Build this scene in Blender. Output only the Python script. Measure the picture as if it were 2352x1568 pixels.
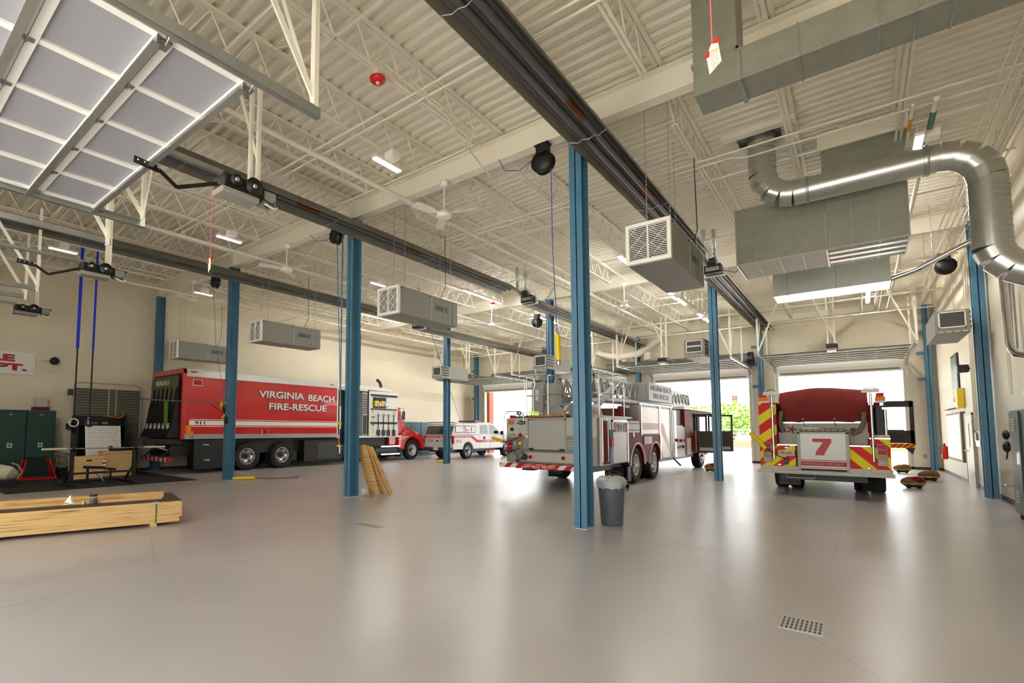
import bpy, math, random
from mathutils import Vector, Matrix
random.seed(7)
PI = math.pi
SC = bpy.context.scene
for o in list(bpy.data.objects): bpy.data.objects.remove(o)
COL = SC.collection

# ------------------------------------------------------------------ camera
cam_d = bpy.data.cameras.new('camera'); cam = bpy.data.objects.new('camera', cam_d); COL.objects.link(cam)
SC.camera = cam
cam_d.sensor_width = 36; cam_d.sensor_fit = 'HORIZONTAL'
cam_d.lens = 1159.0 * 36 / 2352
cam_d.shift_x = (1176 - 999.4) / 2352
cam_d.shift_y = (905.3 - 784) / 2352
cam_d.clip_start = 0.05; cam_d.clip_end = 500
ya, pi_, ro = .6977, .0688, .0029
fw = Vector((-math.sin(ya) * math.cos(pi_), math.cos(ya) * math.cos(pi_), math.sin(pi_)))
rt = Vector((math.cos(ya), math.sin(ya), 0)); up = rt.cross(fw)
r2 = rt * math.cos(ro) + up * math.sin(ro); u2 = up * math.cos(ro) - rt * math.sin(ro)
M = Matrix((r2, u2, -fw)).transposed().to_4x4(); M.translation = (0, 0, 1.5)
cam.matrix_world = M

# ------------------------------------------------------------------ world, sun, exposure
W = bpy.data.worlds.new('world'); SC.world = W; W.use_nodes = True
nt = W.node_tree; nt.nodes.clear()
wo = nt.nodes.new('ShaderNodeOutputWorld'); bg = nt.nodes.new('ShaderNodeBackground')
sky = nt.nodes.new('ShaderNodeTexSky'); sky.sky_type = 'HOSEK_WILKIE'; sky.turbidity = 6; sky.sun_direction = (0.3, -0.35, 0.85)
mx = nt.nodes.new('ShaderNodeMixRGB'); mx.inputs[0].default_value = .75; mx.inputs[2].default_value = (1, 1, 1.0, 1)
nt.links.new(sky.outputs[0], mx.inputs[1]); nt.links.new(mx.outputs[0], bg.inputs[0])
bg.inputs[1].default_value = 3.2
nt.links.new(bg.outputs[0], wo.inputs[0])
sun_d = bpy.data.lights.new('sun', 'SUN'); sun = bpy.data.objects.new('sun', sun_d); COL.objects.link(sun)
sun_d.energy = 9; sun_d.angle = .02; sun.rotation_euler = (math.radians(24), math.radians(14), 0)
LAMP = 75.0          # emission of the fluorescent tubes
SC.view_settings.view_transform = 'Standard'; SC.view_settings.look = 'None'
SC.view_settings.exposure = 1.02; SC.view_settings.gamma = 1; SC.view_settings.use_curve_mapping = False
SC.cycles.max_bounces = 10; SC.cycles.diffuse_bounces = 6; SC.cycles.glossy_bounces = 5
SC.cycles.sample_clamp_indirect = 8

# ------------------------------------------------------------------ helpers
def lin(c): return tuple((v / 255 / 12.92 if v / 255 <= .04045 else ((v / 255 + .055) / 1.055) ** 2.4) for v in c)
MATS = {}
def mat(name, rgb, rough=.6, metal=0, noise=0, scale=6, emit=0, bump=0, spec=.5, coat=0, alpha=1, trans=0):
    m = bpy.data.materials.new(name); m.use_nodes = True; n = m.node_tree.nodes; l = m.node_tree.links
    b = n['Principled BSDF']; c = lin(rgb)
    b.inputs['Base Color'].default_value = (*c, 1); b.inputs['Roughness'].default_value = rough; b.inputs['Metallic'].default_value = metal
    b.inputs['Specular IOR Level'].default_value = spec; b.inputs['Coat Weight'].default_value = coat
    if trans: b.inputs['Transmission Weight'].default_value = trans
    if alpha < 1: b.inputs['Alpha'].default_value = alpha
    if emit: b.inputs['Emission Color'].default_value = (*c, 1); b.inputs['Emission Strength'].default_value = emit
    if noise or bump:
        tc = n.new('ShaderNodeTexCoord'); t = n.new('ShaderNodeTexNoise'); t.inputs['Scale'].default_value = scale; t.inputs['Detail'].default_value = 5
        l.new(tc.outputs['Object'], t.inputs['Vector'])
        if noise:
            r = n.new('ShaderNodeMapRange'); r.inputs[1].default_value = .25; r.inputs[2].default_value = .75
            r.inputs[3].default_value = 1 - noise; r.inputs[4].default_value = 1 + noise
            l.new(t.outputs[0], r.inputs[0])
            v = n.new('ShaderNodeVectorMath'); v.operation = 'SCALE'; v.inputs[0].default_value = c
            l.new(r.outputs[0], v.inputs[3]); l.new(v.outputs[0], b.inputs['Base Color'])
        if bump:
            u = n.new('ShaderNodeBump'); u.inputs['Strength'].default_value = bump; u.inputs['Distance'].default_value = .02
            l.new(t.outputs[0], u.inputs['Height']); l.new(u.outputs[0], b.inputs['Normal'])
    MATS[name] = m; return m
def mstripe(name, ca, cb, vec, period, off=0, duty=.5, rough=.5, metal=0, bump=0):
    m = mat(name, ca, rough, metal, spec=.3); n = m.node_tree.nodes; l = m.node_tree.links; b = n['Principled BSDF']
    tc = n.new('ShaderNodeTexCoord'); d = n.new('ShaderNodeVectorMath'); d.operation = 'DOT_PRODUCT'
    d.inputs[1].default_value = tuple(v / period for v in vec); l.new(tc.outputs['Object'], d.inputs[0])
    a = n.new('ShaderNodeMath'); a.operation = 'ADD'; a.inputs[1].default_value = 100 + off; l.new(d.outputs['Value'], a.inputs[0])
    f = n.new('ShaderNodeMath'); f.operation = 'FRACT'; l.new(a.outputs[0], f.inputs[0])
    g = n.new('ShaderNodeMath'); g.operation = 'GREATER_THAN'; g.inputs[1].default_value = duty; l.new(f.outputs[0], g.inputs[0])
    x = n.new('ShaderNodeMixRGB'); x.inputs[1].default_value = (*lin(ca), 1); x.inputs[2].default_value = (*lin(cb), 1)
    l.new(g.outputs[0], x.inputs[0]); l.new(x.outputs[0], b.inputs['Base Color'])
    if bump:
        u = n.new('ShaderNodeBump'); u.inputs['Strength'].default_value = bump; u.inputs['Distance'].default_value = .01
        l.new(f.outputs[0], u.inputs['Height']); l.new(u.outputs[0], b.inputs['Normal'])
    return m
def mwood(name, ca, cb, vec, sc=3):
    m = mat(name, ca, .6); n = m.node_tree.nodes; l = m.node_tree.links; b = n['Principled BSDF']
    tc = n.new('ShaderNodeTexCoord'); mp = n.new('ShaderNodeMapping'); mp.inputs['Scale'].default_value = vec
    t = n.new('ShaderNodeTexNoise'); t.inputs['Scale'].default_value = sc; t.inputs['Detail'].default_value = 6; t.inputs['Distortion'].default_value = 1.2
    l.new(tc.outputs['Object'], mp.inputs[0]); l.new(mp.outputs[0], t.inputs['Vector'])
    r = n.new('ShaderNodeValToRGB'); r.color_ramp.elements[0].color = (*lin(cb), 1); r.color_ramp.elements[1].color = (*lin(ca), 1)
    r.color_ramp.elements[0].position = .35; r.color_ramp.elements[1].position = .6
    l.new(t.outputs[0], r.inputs[0]); l.new(r.outputs[0], b.inputs['Base Color']); return m
def mblock(name, rgb, axis):
    m = mat(name, rgb, .5); n = m.node_tree.nodes; l = m.node_tree.links; b = n['Principled BSDF']
    tc = n.new('ShaderNodeTexCoord'); s = n.new('ShaderNodeSeparateXYZ'); c = n.new('ShaderNodeCombineXYZ')
    l.new(tc.outputs['Object'], s.inputs[0]); l.new(s.outputs[0 if axis == 'x' else 1], c.inputs[0]); l.new(s.outputs[2], c.inputs[1])
    k = n.new('ShaderNodeTexBrick'); k.inputs['Scale'].default_value = 1; k.inputs['Brick Width'].default_value = .4; k.inputs['Row Height'].default_value = .2
    k.inputs['Mortar Size'].default_value = .006; k.inputs['Mortar Smooth'].default_value = .4
    a = lin(rgb); k.inputs['Color1'].default_value = (*a, 1); k.inputs['Color2'].default_value = (*[v * .97 for v in a], 1); k.inputs['Mortar'].default_value = (*[v * .9 for v in a], 1)
    l.new(c.outputs[0], k.inputs['Vector']); l.new(k.outputs['Color'], b.inputs['Base Color'])
    u = n.new('ShaderNodeBump'); u.invert = True; u.inputs['Strength'].default_value = .25; u.inputs['Distance'].default_value = .01
    l.new(k.outputs['Fac'], u.inputs['Height']); l.new(u.outputs[0], b.inputs['Normal']); return m

cream = mat('cream_paint', (240, 235, 218), .5); deckm = mat('deck_paint', (236, 230, 213), .55)
blue = mat('blue_steel_paint', (70, 118, 146), .38, noise=.08, scale=3)
galv = mat('galvanised_steel', (176, 180, 178), .32, .85, noise=.12, scale=5); galvb = mat('bright_galvanised', (205, 208, 205), .28, .9, noise=.06, scale=8)
galvd = mat('dull_galvanised', (150, 152, 138), .5, .6, noise=.1)
black = mat('black_paint', (16, 17, 18), .45); rubber = mat('rubber', (18, 19, 19), .75, noise=.2); darkg = mat('dark_grey', (52, 55, 56), .5)
grey = mat('grey_enamel', (142, 142, 134), .45); lgrey = mat('light_grey_enamel', (172, 172, 166), .4)
white = mat('white_paint', (238, 238, 232), .4); red = mat('red_enamel', (196, 20, 16), .25, coat=.6); brred = mat('bright_red', (214, 24, 20), .35)
dred = mat('maroon_enamel', (124, 14, 20), .5, spec=.12); silver = mat('brushed_aluminium', (196, 198, 196), .3, .9)
chrome = mat('chrome', (225, 225, 225), .08, 1); yellow = mat('yellow_plastic', (240, 212, 10), .4); amber = mat('amber_lens', (236, 132, 8), .35, spec=.25)
rlens = mat('red_lens', (176, 12, 20), .35, spec=.25); glass = mat('tinted_glass', (28, 34, 36), .05, 0, spec=.8); clear = mat('clear_lens', (220, 225, 225), .1, .3)
cable = mat('blue_cable', (50, 90, 170), .5); wood = mwood('pine', (222, 182, 122), (196, 148, 84), (1, 1, 12), 2)
bluestrap = mat('blue_webbing', (16, 42, 190), .7); olive = mat('olive_canvas', (98, 100, 74), .85, noise=.1)
navy = mat('navy_shadow', (24, 24, 66), .4); lamp = mat('fluorescent_tube', (255, 252, 247), .5, emit=LAMP)
fixw = mat('fixture_white', (245, 243, 236), .4); green = mat('locker_green', (14, 58, 52), .4); teal = mat('teal_locker', (36, 88, 104), .4)
redtx = mat('red_letter', (190, 24, 24), .5); darktx = mat('dark_letter', (40, 36, 36), .6)
copper = mat('copper_tube', (110, 66, 30), .4, .7); rope = mat('hemp_rope', (150, 142, 118), .9, noise=.3, scale=30)
tread = mat('tread_plate', (212, 210, 198), .3, .7, bump=.9, scale=60); treadd = mat('brushed_grey_plate', (150, 150, 142), .4, .7)
slats = mstripe('shutter_slats', (206, 206, 200), (176, 176, 170), (0, 0, 1), .045, duty=.82, rough=.35, metal=.35, bump=.4)
plast = mat('plastic_sheet', (225, 228, 228), .2, alpha=.55); tarp = mat('red_tarp', (128, 34, 30), .75, noise=.12, scale=4, bump=.3)

class B:
    """mesh collector"""
    def __init__(s): s.v = []; s.f = []; s.m = []; s.ms = []; s.sm = []
    def mi(s, m):
        if m not in s.ms: s.ms.append(m)
        return s.ms.index(m)
    def add(s, vs, fs, m, smooth=False):
        k = len(s.v); s.v += [Vector(v) for v in vs]; i = s.mi(m)
        for f in fs: s.f.append([k + a for a in f]); s.m.append(i); s.sm.append(smooth)
        return s
    def box(s, x0, x1, y0, y1, z0, z1, m):
        if x0 > x1: x0, x1 = x1, x0
        if y0 > y1: y0, y1 = y1, y0
        if z0 > z1: z0, z1 = z1, z0
        return s.add([(x0, y0, z0), (x1, y0, z0), (x1, y1, z0), (x0, y1, z0), (x0, y0, z1), (x1, y0, z1), (x1, y1, z1), (x0, y1, z1)],
                     [(0, 3, 2, 1), (4, 5, 6, 7), (0, 1, 5, 4), (1, 2, 6, 5), (2, 3, 7, 6), (3, 0, 4, 7)], m)
    def bar(s, a, b, w, h, m, upv=(0, 0, 1)):
        a = Vector(a); b = Vector(b); d = (b - a).normalized(); u = Vector(upv)
        if abs(d.dot(u)) > .98: u = Vector((0, 1, 0))
        r = d.cross(u).normalized() * w / 2; t = r.cross(d).normalized() * h / 2
        vs = [a - r - t, a + r - t, a + r + t, a - r + t, b - r - t, b + r - t, b + r + t, b - r + t]
        return s.add(vs, [(0, 1, 2, 3), (7, 6, 5, 4), (0, 4, 5, 1), (1, 5, 6, 2), (2, 6, 7, 3), (3, 7, 4, 0)], m)
    def cyl(s, a, b, r, m, n=12, r1=None, cap=True):
        a = Vector(a); b = Vector(b); d = (b - a).normalized(); u = Vector((0, 0, 1)) if abs(d.z) < .9 else Vector((1, 0, 0))
        x = d.cross(u).normalized(); y = x.cross(d); r1 = r if r1 is None else r1
        vs = [a + (x * math.cos(2 * PI * i / n) + y * math.sin(2 * PI * i / n)) * r for i in range(n)] + [b + (x * math.cos(2 * PI * i / n) + y * math.sin(2 * PI * i / n)) * r1 for i in range(n)]
        s.add(vs, [(i, (i + 1) % n, n + (i + 1) % n, n + i) for i in range(n)], m, True)
        if cap: s.add(vs, [tuple(range(n))[::-1], tuple(range(n, 2 * n))], m)
        return s
    def tube(s, pts, r, m, n=8):
        pts = [Vector(p) for p in pts]; rings = []
        for i, p in enumerate(pts):
            d = (pts[min(i + 1, len(pts) - 1)] - pts[max(i - 1, 0)]).normalized()
            u = Vector((0, 0, 1)) if abs(d.z) < .95 else Vector((1, 0, 0))
            if i == 0: x = d.cross(u).normalized()
            else: x = (px - d * px.dot(d)).normalized()
            px = x; y = x.cross(d); rings.append([p + (x * math.cos(2 * PI * k / n) + y * math.sin(2 * PI * k / n)) * r for k in range(n)])
        vs = [v for g in rings for v in g]
        s.add(vs, [(i * n + k, i * n + (k + 1) % n, (i + 1) * n + (k + 1) % n, (i + 1) * n + k) for i in range(len(pts) - 1) for k in range(n)], m, True)
        s.add(vs, [tuple(range(n))[::-1], tuple(range(len(vs) - n, len(vs)))], m); return s
    def lathe(s, prof, c, axis, m, n=28, smooth=True):
        c = Vector(c); vs = []
        ax = {'x': (Vector((1, 0, 0)), Vector((0, 1, 0)), Vector((0, 0, 1))), 'y': (Vector((0, 1, 0)), Vector((0, 0, 1)), Vector((1, 0, 0))), 'z': (Vector((0, 0, 1)), Vector((1, 0, 0)), Vector((0, 1, 0)))}[axis]
        for r, h in prof: vs += [c + ax[0] * h + (ax[1] * math.cos(2 * PI * k / n) + ax[2] * math.sin(2 * PI * k / n)) * max(r, 1e-4) for k in range(n)]
        return s.add(vs, [(i * n + k, i * n + (k + 1) % n, (i + 1) * n + (k + 1) % n, (i + 1) * n + k) for i in range(len(prof) - 1) for k in range(n)], m, smooth)
    def prism(s, poly, axis, a, b, m):
        """poly of 2D points extruded along axis; x: (y,z)  y: (x,z)  z: (x,y)"""
        def p(u, v, t): return {'x': (t, u, v), 'y': (u, t, v), 'z': (u, v, t)}[axis]
        n = len(poly); vs = [p(u, v, a) for u, v in poly] + [p(u, v, b) for u, v in poly]
        return s.add(vs, [tuple(range(n))[::-1], tuple(range(n, 2 * n))] + [(i, (i + 1) % n, n + (i + 1) % n, n + i) for i in range(n)], m)
    def sphere(s, c, r, m, n=12, sq=(1, 1, 1)):
        k = len(s.v); s.lathe([(r * math.sin(PI * i / 8), -r * math.cos(PI * i / 8)) for i in range(9)], (0, 0, 0), 'z', m, n)
        c = Vector(c)
        for i in range(k, len(s.v)): v = s.v[i]; s.v[i] = Vector((v.x * sq[0], v.y * sq[1], v.z * sq[2])) + c
        return s
    def build(s, name, parent=None, bevel=0):
        me = bpy.data.meshes.new(name); off = wloc(parent)
        me.from_pydata([v - off for v in s.v], [], s.f)
        for m in s.ms: me.materials.append(m)
        for i, p in enumerate(me.polygons): p.material_index = s.m[i]; p.use_smooth = s.sm[i]
        me.validate(); me.update()
        o = bpy.data.objects.new(name, me); COL.objects.link(o)
        if parent: o.parent = parent
        if bevel: q = o.modifiers.new('bevel', 'BEVEL'); q.width = bevel; q.segments = 2; q.limit_method = 'ANGLE'
        return o
def wloc(p):
    v = Vector((0, 0, 0))
    while p is not None: v += p.location; p = p.parent
    return v
def tag(o, label, cat, group=None):
    o['label'] = label; o['category'] = cat
    if group: o['group'] = group
    return o
def thing(name, label, cat, loc=(0, 0, 0), group=None):
    o = bpy.data.objects.new(name, None); o.empty_display_size = .1; COL.objects.link(o); o.location = loc
    return tag(o, label, cat, group)
def struct(o): o['kind'] = 'structure'; return o
def kids(o): return [c for c in ALL if c.parent == o]
def dup(root, off, label=None, group=None):
    r = root.copy(); COL.objects.link(r); r.location = root.location + Vector(off)
    if label: r['label'] = label
    if group: r['group'] = group
    for ch in list(root.children):
        c = ch.copy(); COL.objects.link(c); c.parent = r
        for g in list(ch.children):
            d = g.copy(); COL.objects.link(d); d.parent = c
    return r
def text(s, o, rv, uv, w, h, m, parent, name='lettering', dep=.004, bold=.0):
    """text fitted in a w x h box whose lower left corner is o"""
    c = bpy.data.curves.new('t', 'FONT'); c.body = s; c.extrude = .01; c.offset = bold; t = bpy.data.objects.new('t', c); COL.objects.link(t)
    dg = bpy.context.evaluated_depsgraph_get(); me = bpy.data.meshes.new_from_object(t.evaluated_get(dg)); bpy.data.objects.remove(t)
    vs = [v.co.copy() for v in me.vertices]; x0 = min(v.x for v in vs); x1 = max(v.x for v in vs); y0 = min(v.y for v in vs); y1 = max(v.y for v in vs)
    rv = Vector(rv); uv = Vector(uv); nv = rv.cross(uv).normalized(); o = Vector(o) - wloc(parent)
    for v in me.vertices: v.co = o + rv * ((v.co.x - x0) / (x1 - x0) * w) + uv * ((v.co.y - y0) / (y1 - y0) * h) + nv * (v.co.z / .02 * dep + dep / 2)
    me.materials.clear(); me.materials.append(m); me.name = name
    ob = bpy.data.objects.new(name, me); COL.objects.link(ob); ob.parent = parent; return ob
def scrawl(o, rv, w, h, m, parent, n=16):
    """lettering too blurred to read: a row of small uneven strokes"""
    b = B(); rv = Vector(rv); o = Vector(o); rn = random.Random(n); nv = rv.cross(Vector((0, 0, 1)))
    for i in range(n):
        a = o + rv * (w * i / n); t = h * rn.uniform(.55, 1)
        b.bar(a + nv * .001, a + nv * .001 + Vector((0, 0, t)) + rv * w / n * rn.uniform(-.3, .5), w / n * .3, .003, m, nv)
        if i % 3: b.bar(a + nv * .001 + Vector((0, 0, t * rn.uniform(.2, .9))), a + nv * .001 + rv * w / n + Vector((0, 0, t * rn.uniform(.2, .9))), h * .12, .003, m, nv)
    return b.build('lettering', parent)
ORD = ['first', 'second', 'third', 'fourth', 'fifth', 'sixth', 'seventh', 'eighth', 'ninth', 'tenth', 'eleventh', 'twelfth', 'thirteenth', 'fourteenth', 'fifteenth', 'sixteenth', 'seventeenth', 'eighteenth']

XW, XE, YR, YF = -19.62, 2.35, -2.5, 27.0       # walls
CX = dict(A=-3.29, B=-8.72, C=-14.15, D=-19.4, E=2.16)
ROWY = [7.5, 16.9]
#@@ SHELL
# ------------------------------------------------------------------ shell
def floor_mat():
    m = mat('epoxy_floor', (178, 168, 156), .22, spec=.6); n = m.node_tree.nodes; l = m.node_tree.links; b = n['Principled BSDF']
    tc = n.new('ShaderNodeTexCoord'); t = n.new('ShaderNodeTexNoise'); t.inputs['Scale'].default_value = .5; t.inputs['Detail'].default_value = 8
    l.new(tc.outputs['Object'], t.inputs['Vector'])
    r = n.new('ShaderNodeValToRGB'); r.color_ramp.elements[0].color = (*lin((180, 174, 171)), 1); r.color_ramp.elements[1].color = (*lin((190, 184, 181)), 1)
    r.color_ramp.elements[0].position = .35; r.color_ramp.elements[1].position = .65
    l.new(t.outputs[0], r.inputs[0])
    v = n.new('ShaderNodeTexVoronoi'); v.feature = 'DISTANCE_TO_EDGE'; v.inputs['Scale'].default_value = .22; l.new(tc.outputs['Object'], v.inputs['Vector'])
    g = n.new('ShaderNodeMath'); g.operation = 'LESS_THAN'; g.inputs[1].default_value = .0012; l.new(v.outputs['Distance'], g.inputs[0])
    x = n.new('ShaderNodeMixRGB'); x.inputs[2].default_value = (*lin((166, 159, 154)), 1); l.new(g.outputs[0], x.inputs[0]); l.new(r.outputs[0], x.inputs[1]); l.new(x.outputs[0], b.inputs['Base Color'])
    t2 = n.new('ShaderNodeTexNoise'); t2.inputs['Scale'].default_value = 3; t2.inputs['Detail'].default_value = 6; l.new(tc.outputs['Object'], t2.inputs['Vector'])
    q = n.new('ShaderNodeMapRange'); q.inputs[3].default_value = .26; q.inputs[4].default_value = .32; l.new(t2.outputs[0], q.inputs[0]); l.new(q.outputs[0], b.inputs['Roughness'])
    u = n.new('ShaderNodeBump'); u.inputs['Strength'].default_value = .02; u.inputs['Distance'].default_value = .004; l.new(t2.outputs[0], u.inputs['Height']); l.new(u.outputs[0], b.inputs['Normal'])
    return m
struct(B().box(XW - .3, XE + .3, YR - .2, YF + .25, -.2, 0, floor_mat()).build('floor'))
blkx = mblock('block_wall_x', (230, 221, 198), 'x'); blky = mblock('block_wall_y', (230, 221, 198), 'y')
DT = 3.88
FD = [(-2.66, 1.42), (-7.95, -3.8), (-13.35, -9.3), (-18.45, -14.6)]     # front door openings, right to left
b = B(); xs = XE + .3
for x0, x1 in FD:
    b.box(x1, xs, YF, YF + .25, 0, DT, blkx); xs = x0
b.box(XW - .3, xs, YF, YF + .25, 0, DT, blkx).box(XW - .3, XE + .3, YF, YF + .25, DT, 7, blkx); struct(b.build('wall_front'))
RD = [(-2.45, 1.5), (-7.95, -3.95), (-13.45, -9.3), (-18.6, -14.7)]     # rear door openings
b = B(); xs = XE + .3
for x0, x1 in RD:
    b.box(x1, xs, YR - .25, YR, 0, 4.2, blkx); xs = x0
b.box(XW - .3, xs, YR - .25, YR, 0, 4.2, blkx).box(XW - .3, XE + .3, YR - .25, YR, 4.2, 7, blkx); struct(b.build('wall_rear'))
struct(B().box(XW - .3, XW, YR, YF, 0, 7, blky).build('wall_left'))
struct(B().box(XE, XE + .3, YR, YF, 0, 7, blky).build('wall_right'))
b = B(); 
for x0, x1 in ((1.42, XE), (-3.8, -2.66), (-9.3, -7.95), (-14.6, -13.35), (XW, -18.45)): b.box(x0 + .03, x1 - .03, YF - .015, YF, 0, .1, darkg)
struct(b.build('baseboard_front'))
struct(B().box(XE - .015, XE, YR, 19.35, 0, .1, darkg).box(XE - .015, XE, 20.75, YF, 0, .1, darkg).build('baseboard_right'))
struct(B().box(XW, XW + .015, YR, YF, 0, .1, darkg).build('baseboard_left'))
# fluted roof deck: ribs run across the room
ZD = 6.83; p = .2; pts = []; y = YR - .2
while y < YF + .2:
    pts += [(y, ZD), (y + .085, ZD), (y + .11, ZD + .06), (y + .175, ZD + .06)]; y += p
b = B(); n = len(pts)
b.add([(XW - .3, a, c) for a, c in pts] + [(XE + .3, a, c) for a, c in pts], [(i, i + 1, n + i + 1, n + i) for i in range(n - 1)], deckm)
b.box(XW - .3, XE + .3, YR - .25, YF + .25, ZD + .07, ZD + .25, deckm); struct(b.build('ceiling'))

# main beams
for r, (yy, nm) in enumerate(zip(ROWY, ('over the near row of blue columns', 'over the middle row of blue columns'))):
    b = B().box(XW, XE, yy - .1, yy + .1, 6.3, 6.325, cream).box(XW, XE, yy - .1, yy + .1, 6.70, 6.725, cream).box(XW, XE, yy - .012, yy + .012, 6.32, 6.71, cream)
    for c in CX.values(): b.box(c - .11, c + .11, yy - .098, yy + .098, 6.325, 6.70, cream)
    tag(b.build('roof_beam'), 'cream steel I-beam running across the hall ' + nm, 'beam', 'main roof beams')
b = B().box(XW, XE, YF - .12, YF, 6.35, 6.6, cream); tag(b.build('roof_beam'), 'cream steel edge beam along the top of the front door wall', 'beam', 'main roof beams')

# bar joists
def joist(y0, y1, first):
    b = B(); zb = 6.27; zt = 6.79
    for s in (-.035, .035): b.box(s - .03, s + .03, y0, y1, zt, zt + .035, cream)
    for s in (-.03, .03): b.box(s - .018, s + .018, y0 + .75, y1 - .75, zb, zb + .03, cream)
    n = int((y1 - y0 - 1.5) / .62) + 1; st = (y1 - y0 - 1.5) / n
    for i in range(n):
        a = y0 + .75 + i * st
        b.cyl((0, a, zb + .015), (0, a + st / 2, zt + .01), .012, cream, 5); b.cyl((0, a + st / 2, zt + .01), (0, a + st, zb + .015), .012, cream, 5)
    b.cyl((0, y0 + .75, zb + .02), (0, y0 + .1, zt), .012, cream, 5); b.cyl((0, y1 - .75, zb + .02), (0, y1 - .1, zt), .012, cream, 5)
    return b.build('bar_joist')
for (y0, y1, nm) in ((YR, 7.5, 'near bay'), (7.5, 16.9, 'middle bay'), (16.9, YF, 'far bay')):
    j0 = None
    for k in range(16):
        x = 2.05 - 1.357 * k
        if j0 is None: j = j0 = joist(y0, y1, nm)
        else: j = j0.copy(); COL.objects.link(j)
        j.location.x = x; tag(j, 'cream open-web roof joist over the %s, %s from the right wall' % (nm, ORD[k]), 'joist', 'open-web roof joists')
# bridging and conduits
k = 0
for yy, zz, t in ((0.2, 6.3, 'near bay, closest to the camera'), (3.7, 6.3, 'near bay, ahead of the rear door ends'), (10.6, 6.3, 'middle bay, nearer the near beam'), (13.9, 6.3, 'middle bay, nearer the far beam'), (20.3, 6.3, 'far bay, nearer the middle beam'), (23.6, 6.3, 'far bay, nearer the front wall')):
    b = B().box(XW, XE, yy - .012, yy + .012, zz - .03, zz - .006, cream)
    for q in range(16):
        x = 2.12 - 1.357 * q; b.bar((x, yy, zz), (x - 1.357, yy, 6.79), .014, .014, cream)
    tag(b.build('joist_bridging'), 'thin cream bridging bar across the joists, ' + t, 'bridging', 'joist bridging')
def pipe(nm, pts, r, m, label, cat='pipe', group=None, fit=True):
    b = B().tube(pts, r, m, 8)
    if fit:
        for a, c in zip(pts[:-1], pts[1:]):
            a = Vector(a); c = Vector(c); L = (c - a).length; d = (c - a).normalized()
            for i in range(1, int(L / 2.4)): q = a + d * i * 2.4; b.cyl(q - d * .03, q + d * .03, r * 1.35, m, 8)
    return tag(b.build(nm), label, cat, group)
zc = 6.2
pipe('conduit', [(-19.5, 5.0, zc), (2.2, 5.0, zc)], .014, cream, 'thin cream conduit crossing the near bay, nearer one of a pair', 'conduit', 'ceiling conduits')
pipe('conduit', [(-19.5, 5.16, zc), (2.2, 5.16, zc)], .014, cream, 'thin cream conduit crossing the near bay, farther one of a pair', 'conduit', 'ceiling conduits')
pipe('conduit', [(-19.5, 2.9, zc), (2.2, 2.9, zc)], .02, cream, 'cream conduit crossing the near bay above the rear door ends', 'conduit', 'ceiling conduits')
pipe('conduit', [(-17.5, 6.6, zc), (-4.9, 6.6, zc), (-4.7, 6.5, zc), (-4.5, 6.3, zc), (-4.45, 4.8, zc)], .016, cream, 'bent cream conduit crossing the near bay just ahead of the beam', 'conduit', 'ceiling conduits')
pipe('conduit', [(-19.5, 9.55, zc), (2.2, 9.55, zc)], .016, cream, 'cream conduit crossing the middle bay over the filter boxes', 'conduit', 'ceiling conduits')
pipe('conduit', [(-19.5, 9.75, zc), (-1.5, 9.75, zc), (-1.3, 9.9, zc), (2.2, 9.9, zc)], .016, cream, 'kinked cream conduit beside the one over the filter boxes', 'conduit', 'ceiling conduits')
pipe('conduit', [(-19.5, 12.4, zc), (2.2, 12.4, zc)], .016, cream, 'cream conduit crossing the middle of the middle bay', 'conduit', 'ceiling conduits')
pipe('conduit', [(-19.5, 18.9, zc), (2.2, 18.9, zc)], .018, cream, 'cream conduit crossing the far bay behind the middle beam', 'conduit', 'ceiling conduits')
pipe('conduit', [(-19.5, 21.9, 5.9), (2.2, 21.9, 5.9)], .02, cream, 'cream conduit crossing the far bay over the raised doors, nearer one', 'conduit', 'ceiling conduits')
pipe('conduit', [(-19.5, 24.6, 5.85), (2.2, 24.6, 5.85)], .02, cream, 'cream conduit crossing the far bay over the raised doors, farther one', 'conduit', 'ceiling conduits')
pipe('conduit', [(-4.45, 4.3, 6.15), (-4.5, 5.6, 6.15), (-4.7, 6.3, 6.1), (-5.3, 9.0, 6.1), (-5.3, 15.5, 6.1)], .013, cream, 'cream conduit running down the hall from the red alarm', 'conduit', 'ceiling conduits')
pipe('sprinkler_pipe', [(-6.85, -2.3, 6.12), (-6.85, 26.5, 6.12)], .045, cream, 'thick cream sprinkler main running down the hall left of the white fan', 'pipe', 'sprinkler pipes')
pipe('sprinkler_pipe', [(-12.3, -2.3, 6.12), (-12.3, 26.5, 6.12)], .04, cream, 'cream sprinkler pipe running down the hall past the second fan', 'pipe', 'sprinkler pipes')
pipe('sprinkler_pipe', [(-17.6, -2.3, 6.12), (-17.6, 26.5, 6.12)], .04, cream, 'cream sprinkler pipe running down the hall nearest the left wall', 'pipe', 'sprinkler pipes')
pipe('sprinkler_pipe', [(0.25, 14.8, 6.15), (0.25, 26.5, 6.15)], .035, cream, 'cream pipe running to the front wall above the fire engine', 'pipe', 'sprinkler pipes')
for i in range(6):
    x = 1.62 + .1 * i
    pipe('conduit', [(x, -2.3, 6.18), (x, 18 + .3 * i, 6.18)], .013, cream, 'cream conduit in the six-pipe bundle along the right wall, %s from the hall side' % ORD[i], 'conduit', 'conduit bundle along the right wall', True)
b = B().cyl((1.02, 9.6, 6.1), (1.02, 26, 6.1), .035, cream, 10)
t = tag(b.build('gas_pipe'), 'cream pipe with a green label band near the right wall', 'pipe', 'labelled pipes'); B().cyl((1.02, 9.95, 6.1), (1.02, 10.5, 6.1), .037, mat('green_band', (40, 120, 80), .5), 10).build('label_band', t)['label'] = 'green label band'
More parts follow.
